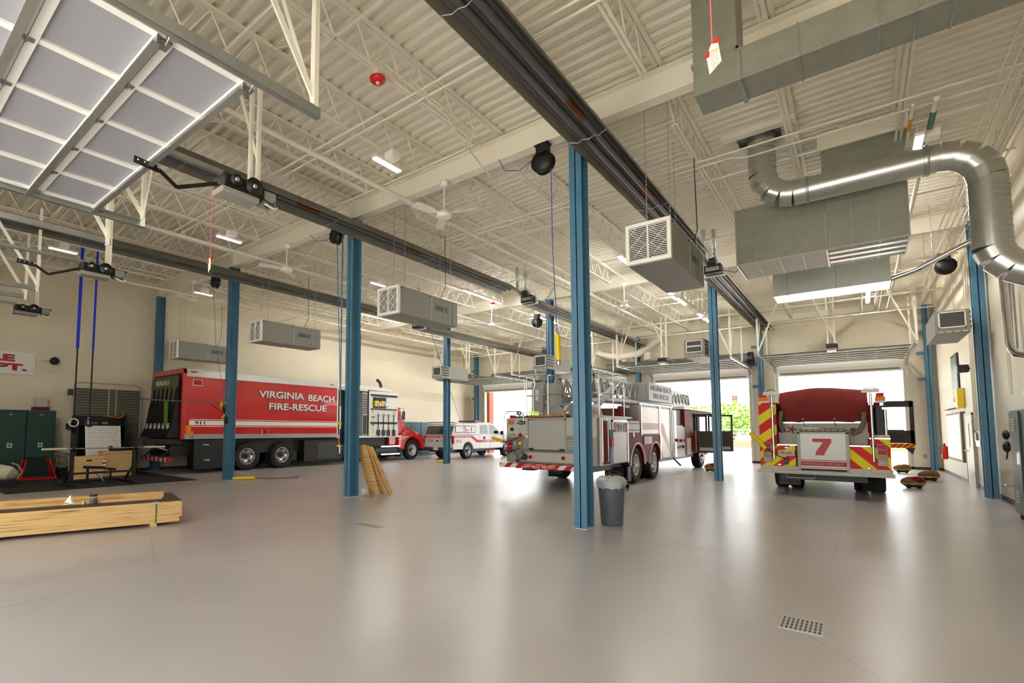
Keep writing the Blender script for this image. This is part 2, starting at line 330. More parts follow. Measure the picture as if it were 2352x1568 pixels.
b = B().cyl((.78, 9.6, 6.1), (.78, 26, 6.1), .022, cream, 10)
t = tag(b.build('gas_pipe'), 'thin cream pipe with a yellow label band near the right wall', 'pipe', 'labelled pipes'); B().cyl((.78, 10.0, 6.1), (.78, 10.4, 6.1), .024, mat('yellow_band', (220, 160, 10), .5), 10).build('label_band', t)['label'] = 'yellow label band'

# columns
def column(x, y, z1, label, w=.2, d=.26, brk=False):
    b = B().box(x - w / 2, x + w / 2, y - d / 2, y - d / 2 + .018, 0, z1, blue).box(x - w / 2, x + w / 2, y + d / 2 - .018, y + d / 2, 0, z1, blue).box(x - .008, x + .008, y - d / 2, y + d / 2, 0, z1, blue)
    o = tag(b.build('steel_column'), label, 'column', 'blue steel columns')
    B().box(x - w / 2 - .01, x + w / 2 + .01, y - d / 2 - .01, y + d / 2 + .01, 0, .006, white).build('base_caulk', o)
    if brk:
        for zz in (5.2, 4.4, 3.4): B().box(x - w / 2 - .22, x - w / 2, y - .03, y + .03, zz, zz + .12, blue).build('bracket', o)
    return o
column(CX['A'], 7.5, 6.3, 'nearest blue steel column, with the grey trash can behind it')
column(CX['B'], 7.5, 6.3, 'blue steel column with plywood boards leaning behind its foot')
column(CX['C'], 7.5, 6.3, 'blue steel column beside the red truck, with black training straps hooked on it')
column(CX['D'], 7.5, 6.3, 'blue steel column on the left wall above the back of the red truck')
column(-3.22, 16.85, 6.3, 'blue steel column between the ladder truck and the fire engine')
column(-8.62, 16.9, 6.3, 'blue steel column behind the ladder truck, rising beside its turntable')
column(-13.75, 17.2, 6.3, 'blue steel column in front of the white pickup truck')
column(CX['D'] + .1, 16.9, 6.3, 'blue steel column on the left wall above the front of the red truck body')
column(2.2, 16.6, 6.3, 'blue steel column on the right wall nearest the camera')
column(2.13, 26.7, 6.3, 'blue steel column in the right corner of the front door wall', brk=True)
column(-3.29, 26.7, 6.3, 'blue steel column on the front wall left of the fire engine door', brk=True)
column(-8.65, 26.7, 6.3, 'blue steel column on the front wall behind the ladder truck', brk=True)
column(-14.0, 26.7, 6.3, 'blue steel column on the front wall between the two left front doors')
column(-18.9, 26.7, 6.3, 'blue steel column in the left corner of the front door wall', brk=True)

# floor drains
drain = mat('drain_grate', (196, 192, 186), .5)
t = tag(B().box(-.54, -.26, 4.72, 5.04, -.01, .004, drain).build('floor_drain'), 'slotted rectangular floor drain grate in the near floor', 'drain', 'floor drains')
b = B()
for i in range(9):
    for j in range(4): b.box(-.525 + i * .029, -.511 + i * .029, 4.745 + j * .073, 4.795 + j * .073, .003, .0055, darkg)
b.build('slots', t)
t = tag(B().box(-6.15, -5.65, 5.35, 5.55, -.01, .003, mat('drain_paint', (182, 172, 160), .4)).build('floor_drain'), 'painted-over floor drain left of the nearest column', 'drain', 'floor drains')
b = B()
for i in range(12): b.box(-6.13 + i * .04, -6.11 + i * .04, 5.38, 5.52, .002, .0045, mat('drain_slot', (140, 130, 120), .5) if i == 0 else MATS['drain_slot'])
b.build('slots', t)

# ------------------------------------------------------------------ sectional doors
def sectional(idx, x0, x1, ya_, yb, z, far=1, detail=True):
    """raised overhead door: panels lie level between ya_ and yb"""
    d = thing('door_%d' % idx, '', 'door', ((x0 + x1) / 2, ya_, z)); del d['label']; del d['category']; d['kind'] = 'structure'
    n = 6; L = (yb - ya_) / n; pan = MATS.get('door_panel') or mat('door_panel', (150, 150, 156), .45)
    rail = MATS.get('door_rail') or mat('door_rail', (232, 230, 222), .35); st = galvb
    if far < 0: pan = MATS.get('front_door_panel') or mat('front_door_panel', (124, 124, 112), .5); rail = pan; st = white
    nb = 5; s = 1 if far > 0 else -1
    for i in range(n):
        a, c = ya_ + i * L, ya_ + (i + 1) * L
        b = B().box(x0, x1, a + .004, c - .004, z + .035, z + .05, pan)
        b.box(x0, x1, a + .004, a + .07, z, z + .05, rail).box(x0, x1, c - .07, c - .004, z, z + .05, rail)
        for k in range(nb + 1):
            x = x0 + (x1 - x0 - .07) * k / nb; b.box(x, x + .07, a + .07, c - .07, z + .012, z + .05, rail)
        b.build('door_panel', d)
        if detail and i < n - 1:
            h = B()
            for k in range(nb + 1):
                x = x0 + (x1 - x0 - .07) * k / nb; h.cyl((x, c, z - .012), (x + .07, c, z - .012), .012, galv, 8); h.box(x, x + .06, c - .05, c + .05, z - .006, z, galv)
            h.build('hinge', d)
        yy = c - .06 if s > 0 else a + .06
        hs = .075 if s > 0 else .03
        B().box(x0, x1, yy - .012, yy + .012, z - hs, z, st).box(x0, x1, yy - .045, yy + .012, z - hs - .005, z - hs + .003, st).build('strut', d)
    if far < 0:
        b = B()
        for (p, q) in (((yb, z + .02), (26.76, z - .03)), ((26.76, z - .03), (26.9, z - .16)), ((26.9, z - .16), (26.95, 3.87))): b.bar((x0, (p[0] + q[0]) / 2, (p[1] + q[1]) / 2), (x1, (p[0] + q[0]) / 2, (p[1] + q[1]) / 2), math.hypot(q[0] - p[0], q[1] - p[1]), .04, white, (0, (q[1] - p[1]), -(q[0] - p[0])))
        b.build('door_panel', d); B().box(x0 + .1, x1 - .1, 26.9, 26.925, 3.93, 3.99, MATS['front_door_panel']).build('bottom_rail', d)
    for sx, xx in ((-1, x0), (1, x1)):
        xo = xx + sx * .1; e = .65 * s; y0, y1 = (ya_ - .1, yb + .65) if s > 0 else (ya_ - .65, yb + .1)
        B().box(xo - .03, xo + .03, y0, y1, z - .03, z - .022, galv).box(xo + sx * .03 - .004, xo + sx * .03 + .004, y0, y1, z - .03, z + .07, galv).box(xo - .03, xo + .03, y0, y1, z + .062, z + .07, galv).build('track', d)
        wy, dz = (ya_ - .1, -1) if s > 0 else (yb + .1, -1); 
        pts = [(xo, wy - s * .35 * math.sin(q * PI / 2 / 6), z - .35 + .35 * math.cos(q * PI / 2 / 6)) for q in range(7)] + [(xo, wy - s * .35, .02)]
        b = B()
        for a, c in zip(pts[:-1], pts[1:]): b.bar(a, c, .06, .03, galv, (0, 1, 0))
        b.build('vertical_track', d)
        for i in range(n + 1 if detail else 0):
            yy = ya_ + i * L; B().cyl((xx - sx * .02, yy, z - .04), (xo, yy, z - .0), .01, galv, 6).cyl((xo - .02, yy, z), (xo + .02, yy, z), .028, black, 10).box(xx - sx * .12, xx, yy - .04, yy + .04, z - .03, z - .02, galv).build('roller', d)
        ye = y1 - .05 if s > 0 else y0 + .05
        b = B().bar((xo, ye, z - .02), (xo, ye, 6.3), .065, .05, cream, (0, 1, 0)).bar((xo, ye, z + .15), (xo - sx * .0, ye - s * 1.1, 6.3), .06, .02, cream, (1, 0, 0)).bar((xo, ye, z + .1), (xo - sx * .7, ye, 6.3), .05, .012, cream, (0, 1, 0))
        b.build('hanger', d)
        if detail: b = B().bar((xo, (ya_ + yb) / 2, z), (xo, (ya_ + yb) / 2, 6.3), .05, .03, cream, (0, 1, 0)).build('hanger', d)
    return d
# front doors (inner end of the tracks towards the camera)
for i, (x0, x1) in enumerate(FD): sectional(i + 1, x0 - .02, x1 + .02, 22.75, 26.55, 4.3, far=-1, detail=True)
# rear doors: two raised, two closed
sectional(5, -7.93, -3.97, -2.0, 2.2, 4.5, far=1)
sectional(6, -2.42, 1.5, -2.0, 1.28, 4.5, far=1)
for idx, (x0, x1) in ((7, RD[2]), (8, RD[3])):
    d = thing('door_%d' % idx, '', 'door', ((x0 + x1) / 2, YR, 0)); del d['label']; del d['category']; d['kind'] = 'structure'
    for k in range(7): B().box(x0, x1, YR - .06, YR - .02, .6 * k + .004, .6 * k + .596, MATS['door_panel']).box(x0, x1, YR - .02, YR, .6 * k + .01, .6 * k + .08, MATS['door_rail']).build('door_panel', d)
    for sx, xx in ((-1, x0), (1, x1)):
        xo = xx + sx * .1
        B().box(xo - .03, xo + .03, -1.9, 2.75, 4.47, 4.478, galv).box(xo - .004, xo + .004, -1.9, 2.75, 4.47, 4.57, galv).build('track', d)
        B().bar((xo, 2.7, 4.45), (xo, 2.7, 6.3), .07, .05, cream, (0, 1, 0)).bar((xo, 2.7, 4.6), (xo, 1.7, 6.3), .06, .02, cream, (1, 0, 0)).build('hanger', d)

# door operators
def operator(x, y, z, label, s=1, arm=True, tagc=None):
    o = thing('door_operator', label, 'door opener', (x, y, z), 'overhead door operators')
    B().box(x - .14, x + .14, y - .28, y + .26, z - .02, z + .14, black).build('housing', o, .01)
    B().box(x - .13, x + .13, y - .3, y + .2, z - .1, z - .025, grey).build('cover', o, .012)
    for yy, r in ((y + .1, .11), (y - .14, .07)):
        p = B().lathe([(0, 0), (r, 0), (r, .008), (r * .86, .014), (r * .86, .022), (r, .028), (r, .036), (0, .036)], (x + .145, yy, z + .08), 'x', black).build('pulley', o)
        B().lathe([(0, .05), (.025, .05), (.03, .036)], (x + .145, yy, z + .08), 'x', silver, 12).build('hub', p)
    B().box(x - .1, x + .1, y + .28, y + .45, z - .04, z + .12, grey).cyl((x, y + .3, z + .04), (x, y + .42, z + .02), .075, darkg, 12).box(x - .06, x + .1, y + .26, y + .5, z + .12, z + .13, black).build('motor', o)
    B().tube([(x + .08, y + .3, z - .05), (x + .1, y + .42, z - .09), (x + .05, y + .5, z - .03)], .012, white).tube([(x + .1, y + .25, z), (x + .12, y + .4, z - .05), (x + .06, y + .47, z + .1)], .008, black).build('wiring', o)
    B().box(x - .035, x - .028, y - 3.6 * s, y - .25 * s, z + .14, z + .2, galv).box(x + .028, x + .035, y - 3.6 * s, y - .25 * s, z + .14, z + .2, galv).build('rail', o)
    for q in (-.16, .16): B().bar((x + q * .6, y + .18, z + .14), (x + q * .6, y + .18, 6.27), .05, .045, cream, (0, 1, 0)).build('hanger', o)
    B().bar((x + .1, y + .2, z + .4), (x - .5, y + .2, 6.27), .05, .02, cream, (0, 1, 0)).build('hanger', o)
    if arm:
        b = B().bar((x, y - 1.24, z - .06), (x, y - .98, z - .08), .006, .08, black, (0, 0, 1))
        for a, c in (((x, y - .98, z - .08), (x, y - .78, z - .21)), ((x, y - .78, z - .21), (x, y - .3, z + .02))): b.bar(a, c, .012, .045, black)
        for i in range(4): b.cyl((x - .008, y - 1.2 + i * .07, z - .055), (x + .009, y - 1.2 + i * .07, z - .055), .009, white, 8)
        b.build('arm', o)
    return o
operator(-5.95, 3.2, 4.5, 'black motor opener at the end of the raised rear door, nearest')
operator(-11.4, 3.2, 4.55, 'black motor opener above the squat rack')
operator(-16.9, 3.2, 4.6, 'black motor opener farthest left, before the left wall', arm=False)
for x, w in ((-.62, 'behind the fire engine, before the right front door'), (-6.2, 'above the ladder truck cab'), (-11.3, 'above the pickup truck'), (-16.5, 'before the far left front door')):
    operator(x, 22.3, 4.35, 'black motor opener ' + w, s=-1, arm=False)
def redtag(x, y, z0, z1, label, k=1):
    o = thing('release_cord', label, 'pull cord', (x, y, z0), 'red release cords')
    B().cyl((x, y, z0), (x, y, z1), .004 * k, mat('pink_cord', (222, 100, 96), .6) if 'pink_cord' not in MATS else MATS['pink_cord'], 6).build('cord', o)
    B().bar((x - .028 * k, y - .01, z0 - .06 * k), (x + .028 * k, y + .01, z0 + .05 * k), .016 * k, .022 * k, brred).build('handle', o)
    g = B().add([(x + .0, y - .012, z0 + .01 * k), (x + .035 * k, y - .012, z0), (x + .05 * k, y - .015, z0 - .12 * k), (x - .015 * k, y - .01, z0 - .17 * k), (x - .03 * k, y - .008, z0 - .05 * k)], [(0, 1, 2, 3, 4)], mat('tag_paper', (240, 236, 190), .7) if 'tag_paper' not in MATS else MATS['tag_paper']).build('tag_card', o)
    q = g.modifiers.new('solid', 'SOLIDIFY'); q.thickness = .001
    return g, o
g, o = redtag(-.39, 2.2, 3.04, 4.45, 'red handle with yellow paper tag on a pink cord, before the ductwork', k=.68)
text('WARNING', (-.397, 2.1865, 3.012), (1, -.03, 0), (0, 0, 1), .032, .007, redtx, g, dep=.0006)
b = B()
for i in range(7): b.box(-.398 + .001 * i, -.368 + .001 * i, 2.1845, 2.1852, 3.004 - .0095 * i, 3.006 - .0095 * i, mat('ink', (150, 148, 150), .8) if i == 0 else MATS['ink'])
b.build('printing', g)
redtag(-5.95, 2.84, 3.55, 4.5, 'red handle with paper tag on a pink cord under the nearest motor opener')

# ------------------------------------------------------------------ radiant tube heaters
def heater(x, y0, y1, z, label, burner=None, lit=False):
    o = thing('radiant_heater', label, 'heater', (x, y0, z), 'radiant tube heaters under the joists')
    hood = MATS.get('heater_hood') or mat('heater_hood', (120, 118, 108), .42, .5, noise=.15, scale=2)
    tubem = MATS.get('heater_tube') or mat('heater_tube', (96, 98, 100), .45, .5)
    w = .28
    prof = [(-w, 0), (-w + .06, .1), (-.11, .2), (.11, .2), (w - .06, .1), (w, 0), (w + .02, .012), (w - .05, .115), (.115, .215), (-.115, .215), (-w + .05, .115), (-w - .02, .012)]
    b = B(); n = len(prof); L = 3.05; y = y0
    while y < y1 - .1:
        e = min(y + L, y1); k = len(b.v); b.prism([(x + p, z + q) for p, q in prof], 'y', y, e + .02, hood); y += L
    b.build('reflector_hood', o)
    b = B()
    for s in (-.085, .085): b.cyl((x + s, y0 + .1, z + .07), (x + s, y1 - .1, z + .07), .05, tubem, 12)
    t = b.build('burner_tube', o)
    yc = y0 + 1.1
    while yc < y1:
        if yc + .6 < y1: B().cyl((x + .085, yc, z + .07), (x + .085, yc + .55, z + .07), .052, copper, 12).build('coupling', t)
        q = B().tube([(x - w, yc + .9, z + .0), (x - .15, yc + .92, z - .04), (x - .1, yc + .95, z + .01), (x, yc + .95, z - .02), (x + .1, yc + .95, z + .01), (x + .15, yc + .92, z - .04), (x + w, yc + .9, z)], .006, silver, 5)
        for s in (-w, w): q.tube([(x + s, yc + .9, z), (x + s * .5, yc + .9, z + .3), (x, yc + .9, 6.28)], .004, silver, 5)
        q.build('hanger_wire', o); yc += L
    if burner is not None:
        yb = burner; B().box(x - .2, x + .2, yb - .25, yb + .05, z + .02, z + .26, black).box(x - .16, x + .17, yb - .26, yb - .25, z + .08, z + .2, silver).cyl((x - .05, yb - .35, z + .3), (x + .12, yb - .35, z + .3), .1, darkg, 14).build('burner_box', o, .01)
        B().box(x - .3, x + .3, yb + .02, yb + .05, z - .02, z + .2, fixw).build('end_plate', o)
        B().tube([(x + .1, yb - .2, z + .25), (x + .1, yb - .45, z + .45), (x + .1, yb - .45, 6.8)], .055, galv, 12).tube([(x - .12, yb - .3, z + .25), (x - .12, yb - .6, z + .4), (x - .12, yb - .6, 6.8)], .055, galv, 12).build('flue_pipe', o)
        B().tube([(x + .2, yb - .1, z + .1), (x + .5, yb - .1, z - .03), (x + .7, yb, z + .15), (x + .9, yb, z + .4)], .008, black).build('gas_hose', o)
    return o
heater(-2.88, -1.2, 13.9, 5.8, 'long dark radiant tube heater passing above the nearest column')
heater(-2.84, 15.3, 25.3, 5.68, 'bright radiant tube heater running to the fire engine bay, with burner box', burner=15.2)
heater(-8.28, 1.4, 13.5, 5.8, 'dark radiant tube heater passing above the second blue column', burner=None)
heater(-8.28, 15.0, 26.2, 5.68, 'radiant tube heater over the ladder truck, with burner box', burner=14.8)
heater(-13.62, 1.4, 13.6, 5.8, 'dark radiant tube heater passing above the third blue column')
heater(-13.2, 15.0, 25.5, 5.45, 'radiant tube heater over the white pickup truck', burner=14.8)
B_ = None

# ------------------------------------------------------------------ air filter boxes
fgrid = mat('filter_dark', (34, 34, 30), .7)
def filterbox(x, label, txt=True):
    y0, y1, z0, z1 = 7.75, 9.85, 4.02, 4.63; w = .64
    o = thing('air_cleaner', label, 'air filter unit', (x, y0, z0), 'grey air cleaners with white filter grilles')
    B().box(x, x + w, y0 + .05, y0 + 1.1, z0, z1, grey).build('cabinet', o, .006)
    B().box(x + .005, x + w - .005, y0 + 1.1, y1, z0 - .05 + .06, z1 - .005, grey).box(x + w - .012, x + w + .006, y0 + 1.09, y0 + 1.12, z0 + .02, z1, lgrey).build('blower_section', o, .006)
    f = B()
    for a, c, d, e in ((x - .005, x + w + .005, z0 - .005, z0 + .05), (x - .005, x + w + .005, z1 - .045, z1 + .008), (x - .005, x + .045, z0 + .05, z1 - .045), (x + w - .045, x + w + .005, z0 + .05, z1 - .045), (x + w / 2 - .01, x + w / 2 + .01, z0 + .05, z1 - .045)): f.box(a, c, y0 - .02, y0 + .05, d, e, fixw)
    g = f.build('filter_frame', o)
    f = B().box(x + .04, x + w - .04, y0 + .02, y0 + .05, z0 + .04, z1 - .04, fgrid)
    for i in range(18): zz = z0 + .065 + i * .0285; f.box(x + .045, x + w - .045, y0 + .008, y0 + .014, zz, zz + .009, fixw)
    for h in (0, 1):
        xa = x + .045 + h * (w / 2 - .03); xb = xa + w / 2 - .06
        for i in range(-1, 3):
            za = z0 + .05 + i * .2
            for (p, q) in ((za, za + .26), (za + .26, za)):
                pz, qz = max(min(p, z1 - .045), z0 + .05), max(min(q, z1 - .045), z0 + .05)
                if pz != qz: b_ = (qz - pz) / (q - p); f.bar((xa, y0 + .004, pz), (xa + (xb - xa) * b_, y0 + .004, qz), .004, .014, fixw, (0, 1, 0))
    f.build('filter_grille', g)
    for i in range(6): B().box(x + w - .0, x + w + .008, y1 - .55 + i * .09, y1 - .52 + i * .09, z0 + .05, z1 - .05, grey).build('louvre', o) if i % 2 == 0 else None
    if txt:
        q = B().box(x + w, x + w + .003, y0 + 1.25, y0 + 1.7, z0 + .28, z0 + .42, mat('logo_panel', (96, 112, 108), .5) if 'logo_panel' not in MATS else MATS['logo_panel']).build('name_plate', o)
        scrawl((x + w + .003, y0 + 1.28, z0 + .32), (0, 1, 0), .38, .055, darktx, q)
    for yy in (y0 + .08, y0 + 1.06): B().cyl((x + w, yy, z1 - .05), (x + w + .015, yy, z1 - .05), .018, black, 8).build('latch', o)
    for yy in (y0 + .25, y1 - .2):
        for s in (.24, w - .06):
            b = B(); zz = z1
            while zz < 6.75: b.bar((x + s, yy, zz), (x + s, yy, zz + .035), .004, .014, silver, (0, 1, 0) if int(zz * 28) % 2 else (1, 0, 0)); zz += .034
            b.build('chain', o)
    B().tube([(x + w - .05, y1 - .6, z1), (x + w + .02, y1 - .5, z1 + .3), (x + w, y1 - .5, 6.2)], .008, darkg, 6).build('power_cord', o)
    return o
filterbox(-2.64, 'grey air cleaner with white filter grille, nearest, hanging right of the first column')
filterbox(-8.18, 'grey air cleaner with white filter grille, hanging right of the second blue column')
filterbox(-13.66, 'grey air cleaner with white filter grille, hanging above the red truck body')
filterbox(-19.14, 'grey air cleaner with white filter grille, hanging over the back of the red truck')
def louverbox(x, y0, label, two=False):
    z0, z1, w = 3.68, 4.2, .56; y1 = y0 + 1.9
    o = thing('air_cleaner', label, 'air filter unit', (x, y0, z0), 'grey louvred air cleaners over the vehicles')
    B().box(x, x + w, y0, y1, z0, z1, grey).build('cabinet', o, .008)
    f = B()
    for a, c, d, e in ((x + .06, x + w - .06, z0 + .12, z0 + .145), (x + .06, x + w - .06, z1 - .06, z1 - .035), (x + .06, x + .085, z0 + .12, z1 - .04), (x + w - .085, x + w - .06, z0 + .12, z1 - .04)): f.box(a, c, y0 - .015, y0, d, e, fixw)
    if two: f.box(x + .06, x + w - .06, y0 - .015, y0, z0 + .29, z0 + .33, fixw)
    f.build('frame', o)
    f = B().box(x + .08, x + w - .08, y0 - .004, y0, z0 + .14, z1 - .06, darkg)
    for i in range(8): f.box(x + .085, x + w - .085, y0 - .012, y0 - .002, z0 + .15 + i * .038, z0 + .158 + i * .038, grey)
    f.build('grille', o)
    for i in range(4):
        B().box(x + w, x + w + .02, y0 + .05, y0 + .45, z0 + .1 + i * .11, z0 + .15 + i * .11, darkg).build('side_louvre', o)
        B().box(x + .05 + i * .13, x + .13 + i * .13, y0 - .03, y0, z0 + .02, z0 + .035, fixw).build('deflector', o)
    for yy in (y0 + .15, y1 - .15):
        for s in (.05, w - .05): B().cyl((x + s, yy, z1), (x + s, yy, 6.75), .006, silver, 5).build('chain', o)
    return o
louverbox(-3.95, 16.4, 'grey louvred air cleaner with a double grille, left of the fire engine', True)
louverbox(-9.05, 16.4, 'grey louvred air cleaner hanging above the back of the ladder truck')
louverbox(-14.1, 16.6, 'grey louvred air cleaner hanging above the white pickup truck')
louverbox(1.42, 16.0, 'grey louvred air cleaner hanging by the right wall')

# ------------------------------------------------------------------ fans, lights, reels
def fan(x, y, label, z=5.55, rot=0, zt=6.27):
    o = thing('ceiling_fan', label, 'ceiling fan', (x, y, z), 'white ceiling fans')
    B().lathe([(0, zt - z), (.09, zt - z), (.075, zt - z - .08), (.03, zt - z - .1), (0, zt - z - .1)], (x, y, z), 'z', fixw, 16).build('canopy', o)
    B().cyl((x, y, z + .08), (x, y, zt - .08), .014, fixw, 8).build('downrod', o)
    B().lathe([(0, .1), (.05, .1), (.12, .06), (.15, .01), (.15, -.03), (.1, -.05), (0, -.06)], (x, y, z), 'z', fixw, 20).build('motor', o)
    for k in range(3):
        a = rot + k * 2 * PI / 3; d = Vector((math.cos(a), math.sin(a), 0)); n = Vector((-d.y, d.x, 0)); c = Vector((x, y, z))
        vs = []; W0 = ((.14, .03), (.24, .05), (.3, .075), (.66, .085), (.70, .05))
        for r, w in W0: vs += [c + d * r + n * w + Vector((0, 0, .02 + w * .25)), c + d * r - n * w + Vector((0, 0, .02 - w * .25))]
        m = len(vs); vs += [v + Vector((0, 0, .008)) for v in vs]
        fs = []
        for i in range(len(W0) - 1): q = 2 * i; fs += [(q, q + 1, q + 3, q + 2), (m + q, m + q + 2, m + q + 3, m + q + 1), (q, q + 2, m + q + 2, m + q), (q + 1, m + q + 1, m + q + 3, q + 3)]
        fs += [(0, m, m + 1, 1), (m - 2, m - 1, 2 * m - 1, 2 * m - 2)]
        B().add(vs, fs, fixw).build('blade', o)
    return o
fan(-5.95, 7.35, 'white ceiling fan left of the nearest column', 5.6, .3)
fan(-11.2, 7.35, 'white ceiling fan between the second and third blue columns', 5.6, .2)
fan(-16.3, 7.25, 'white ceiling fan over the back of the red truck', 5.6, 1.0)
fan(-10.6, 16.0, 'white ceiling fan over the ladder truck and the pickup', 5.45, .1)
fan(-5.7, 16.4, 'white ceiling fan behind the nearest air cleaner', 5.5, .9)
fan(-.6, 18.6, 'white ceiling fan above the fire engine', 5.5, .5)
fan(-.6, 4.0, 'white ceiling fan at the top of the view beside the square duct', 6.0, 2.9, 6.6)
def emerg(x, y, label, z=6.08, rot=0):
    o = thing('light_fixture', label, 'light fixture', (x, y, z), 'white ceiling fixtures with lamp and battery box')
    B().box(x - .06, x + .06, y - .32, y + .32, z, z + .05, fixw).build('housing', o, .006)
    B().box(x - .05, x + .05, y - .3, y + .3, z - .02, z, MATS.get('lit_lens') or mat('lit_lens', (255, 252, 244), .4, emit=.9)).build('lens', o)
    B().box(x + .05, x + .25, y - .12, y + .08, z + .03, z + .15, fixw).build('battery_box', o, .01)
    B().cyl((x, y, z + .05), (x, y, 6.29), .01, cream, 6).build('stem', o)
    return o
emerg(-6.09, 5.95, 'white fixture hung right of the nearest motor opener'); emerg(-11.52, 5.95, 'white fixture hung between the second and third heaters')
emerg(-11.52, 10.9, 'white fixture hung over the middle bay left of the second air cleaner'); emerg(-16.95, 7.9, 'white fixture hung over the red truck near the left wall')
emerg(-15.59, 3.6, 'white fixture hung above the squat rack')
emerg(-4.735, 18.6, 'white fixture hung over the far bay above the ladder truck cab'); emerg(-4.735, 22.9, 'white fixture hung before the ladder truck door')
emerg(.9, 10.75, 'white fixture hung on the labelled pipes near the right wall', 6.0)
k = 0
def strip(x, y, L, bay, n):
    o = thing('strip_light', 'lit white fluorescent strip, %s bay, %s from the right wall%s' % (bay, ORD[n], ''), 'strip light', (x, y, 6.3), 'lit fluorescent strips between the joists')
    B().box(x - .06, x + .06, y, y + L, 6.34, 6.4, fixw).build('housing', o)
    B().cyl((x - .03, y + .03, 6.32), (x - .03, y + L - .03, 6.32), .014, lamp, 8).cyl((x + .03, y + .03, 6.32), (x + .03, y + L - .03, 6.32), .014, lamp, 8).build('tube', o)
    for q in (.3, L - .3): B().cyl((x, y + q, 6.4), (x, y + q, 6.85), .006, silver, 5).build('hanger', o)
for bay, y, L in (('near', -1.9, 2.4), ('middle', 13.9, 2.4), ('far', 18.6, 2.4), ('far door', 23.0, 2.0)):  # near row is added fill light, unseen above and behind the camera
    for n, x in enumerate((.45, -4.95, -10.35, -15.8)):
        if bay == 'near' and n == 3: continue
        strip(x, y, L, bay, n)
def reel(x, y, label, drop=None, z=6.0, r=.19):
    o = thing('hose_reel', label, 'hose reel', (x, y, z), 'black overhead hose reels')
    B().lathe([(0, -.07), (r, -.07), (r, -.05), (r * .8, -.04), (r * .8, .04), (r, .05), (r, .07), (0, .07)], (x, y, z), 'y', black, 24).build('drum', o)
    B().box(x - .09, x + .09, y - .09, y + .09, z + r * .7, z + .3, black).box(x - .13, x + .13, y - .08, y + .08, z + .29, z + .305, black).build('bracket', o)
    return o
reel(-3.86, 7.4, 'black hose reel under the beam left of the nearest column', z=5.95)
reel(-9.18, 7.35, 'black hose reel under the beam left of the second blue column', z=6.0)
reel(-15.0, 7.35, 'black hose reel under the beam beside the third blue column', z=6.0)
reel(-9.1, 16.8, 'black hose reel under the middle beam over the ladder truck', z=5.5)
reel(1.72, 16.6, 'black hose reel hanging near the right wall column', z=5.35)
def cord(pts, label, m=None, r=.007, nm='air_hose'): return tag(B().tube(pts, r, m or cable, 6).build(nm), label, 'hose', 'blue overhead hoses')
cord([(-3.72, 7.4, 5.8), (-3.72, 7.42, 4.5), (-3.70, 7.5, 3.02)], 'thin blue hose dropping from the nearest reel to a yellow sleeve')
cord([(-4.72, 7.38, 6.3), (-4.6, 7.38, 6.05), (-4.3, 7.38, 5.95), (-4.02, 7.4, 6.08)], 'thin blue hose looping from the beam to the nearest reel')
cord([(-10.25, 7.38, 6.3), (-10.0, 7.38, 6.08), (-9.6, 7.38, 6.0), (-9.32, 7.38, 6.1)], 'thin blue hose looping from the beam to the second reel')
cord([(-15.12, 7.35, 5.9), (-14.95, 7.4, 4.0), (-14.8, 7.7, 2.0), (-14.75, 7.9, .6), (-14.6, 8.0, .03), (-14.3, 8.3, .01)], 'thin blue hose dropping from the third reel to the floor')
cord([(-9.1, 7.3, 5.8), (-9.0, 7.35, 3.0), (-8.96, 7.36, 1.4)], 'thin blue hose dropping beside the second blue column', r=.009)
cord([(-8.0, 8.9, 4.9), (-9.6, 11.5, 3.9), (-11.5, 14.7, 2.7), (-12.9, 17.0, 1.95), (-14.6, 20.0, 1.3)], 'thin dark hose slanting down to the white pickup truck', r=.008)
t = tag(B().cyl((-3.70, 7.5, 3.04), (-3.68, 7.5, 2.62), .042, yellow, 16).build('hose_sleeve'), 'yellow cylinder hanging on the blue hose by the nearest column', 'hose end', 'yellow hose sleeves'); B().cyl((-3.68, 7.5, 2.6), (-3.678, 7.5, 2.54), .036, silver, 12).build('fitting', t)
t = tag(B().cyl((-14.1, 7.62, .05), (-13.75, 8.1, .05), .05, yellow, 14).build('hose_sleeve'), 'yellow cylinder lying at the foot of the third blue column', 'hose end', 'yellow hose sleeves')
B().tube([(-13.72, 8.14, .04), (-13.5, 8.5, .02), (-13.3, 8.95, .02), (-13.15, 9.25, .04)], .012, copper, 6).box(-13.2, -13.1, 9.2, 9.3, .0, .07, silver).build('plug_lead', t)
tag(B().cyl((-14.62, 17.5, .05), (-14.3, 17.75, .05), .05, yellow, 14).build('hose_sleeve'), 'yellow cylinder lying on the floor behind the pickup truck', 'hose end', 'yellow hose sleeves')
o = thing('valve_manifold', 'brass and silver valve manifold on the second blue column', 'valve', (-8.87, 7.35, 1.5))
B().cyl((-8.93, 7.33, .95), (-8.93, 7.33, 2.0), .018, silver, 8).build('pipe', o); B().box(-8.9, -8.82, 7.3, 7.38, 1.15, 1.5, black).build('backplate', o)
for zz in (1.12, 1.62): B().cyl((-8.98, 7.31, zz), (-8.87, 7.31, zz), .025, yellow, 8).build('valve_handle', o)
B().sphere((-8.9, 7.28, 1.35), .035, silver).sphere((-8.9, 7.28, 1.25), .03, brred).build('gauge', o)
pipe('conduit', [(-8.9, 7.3, 2.0), (-8.9, 7.3, 6.25)], .016, blue, 'blue painted pipe rising beside the second blue column', 'pipe')
o = thing('fire_alarm', 'round red fire alarm strobe on the near bay ceiling', 'alarm', (-4.72, 4.42, 6.15))
B().lathe([(0, 0), (.07, 0), (.105, .03), (.105, .06), (.04, .09), (0, .09)], (-4.72, 4.42, 6.1), 'z', brred, 24).build('body', o)
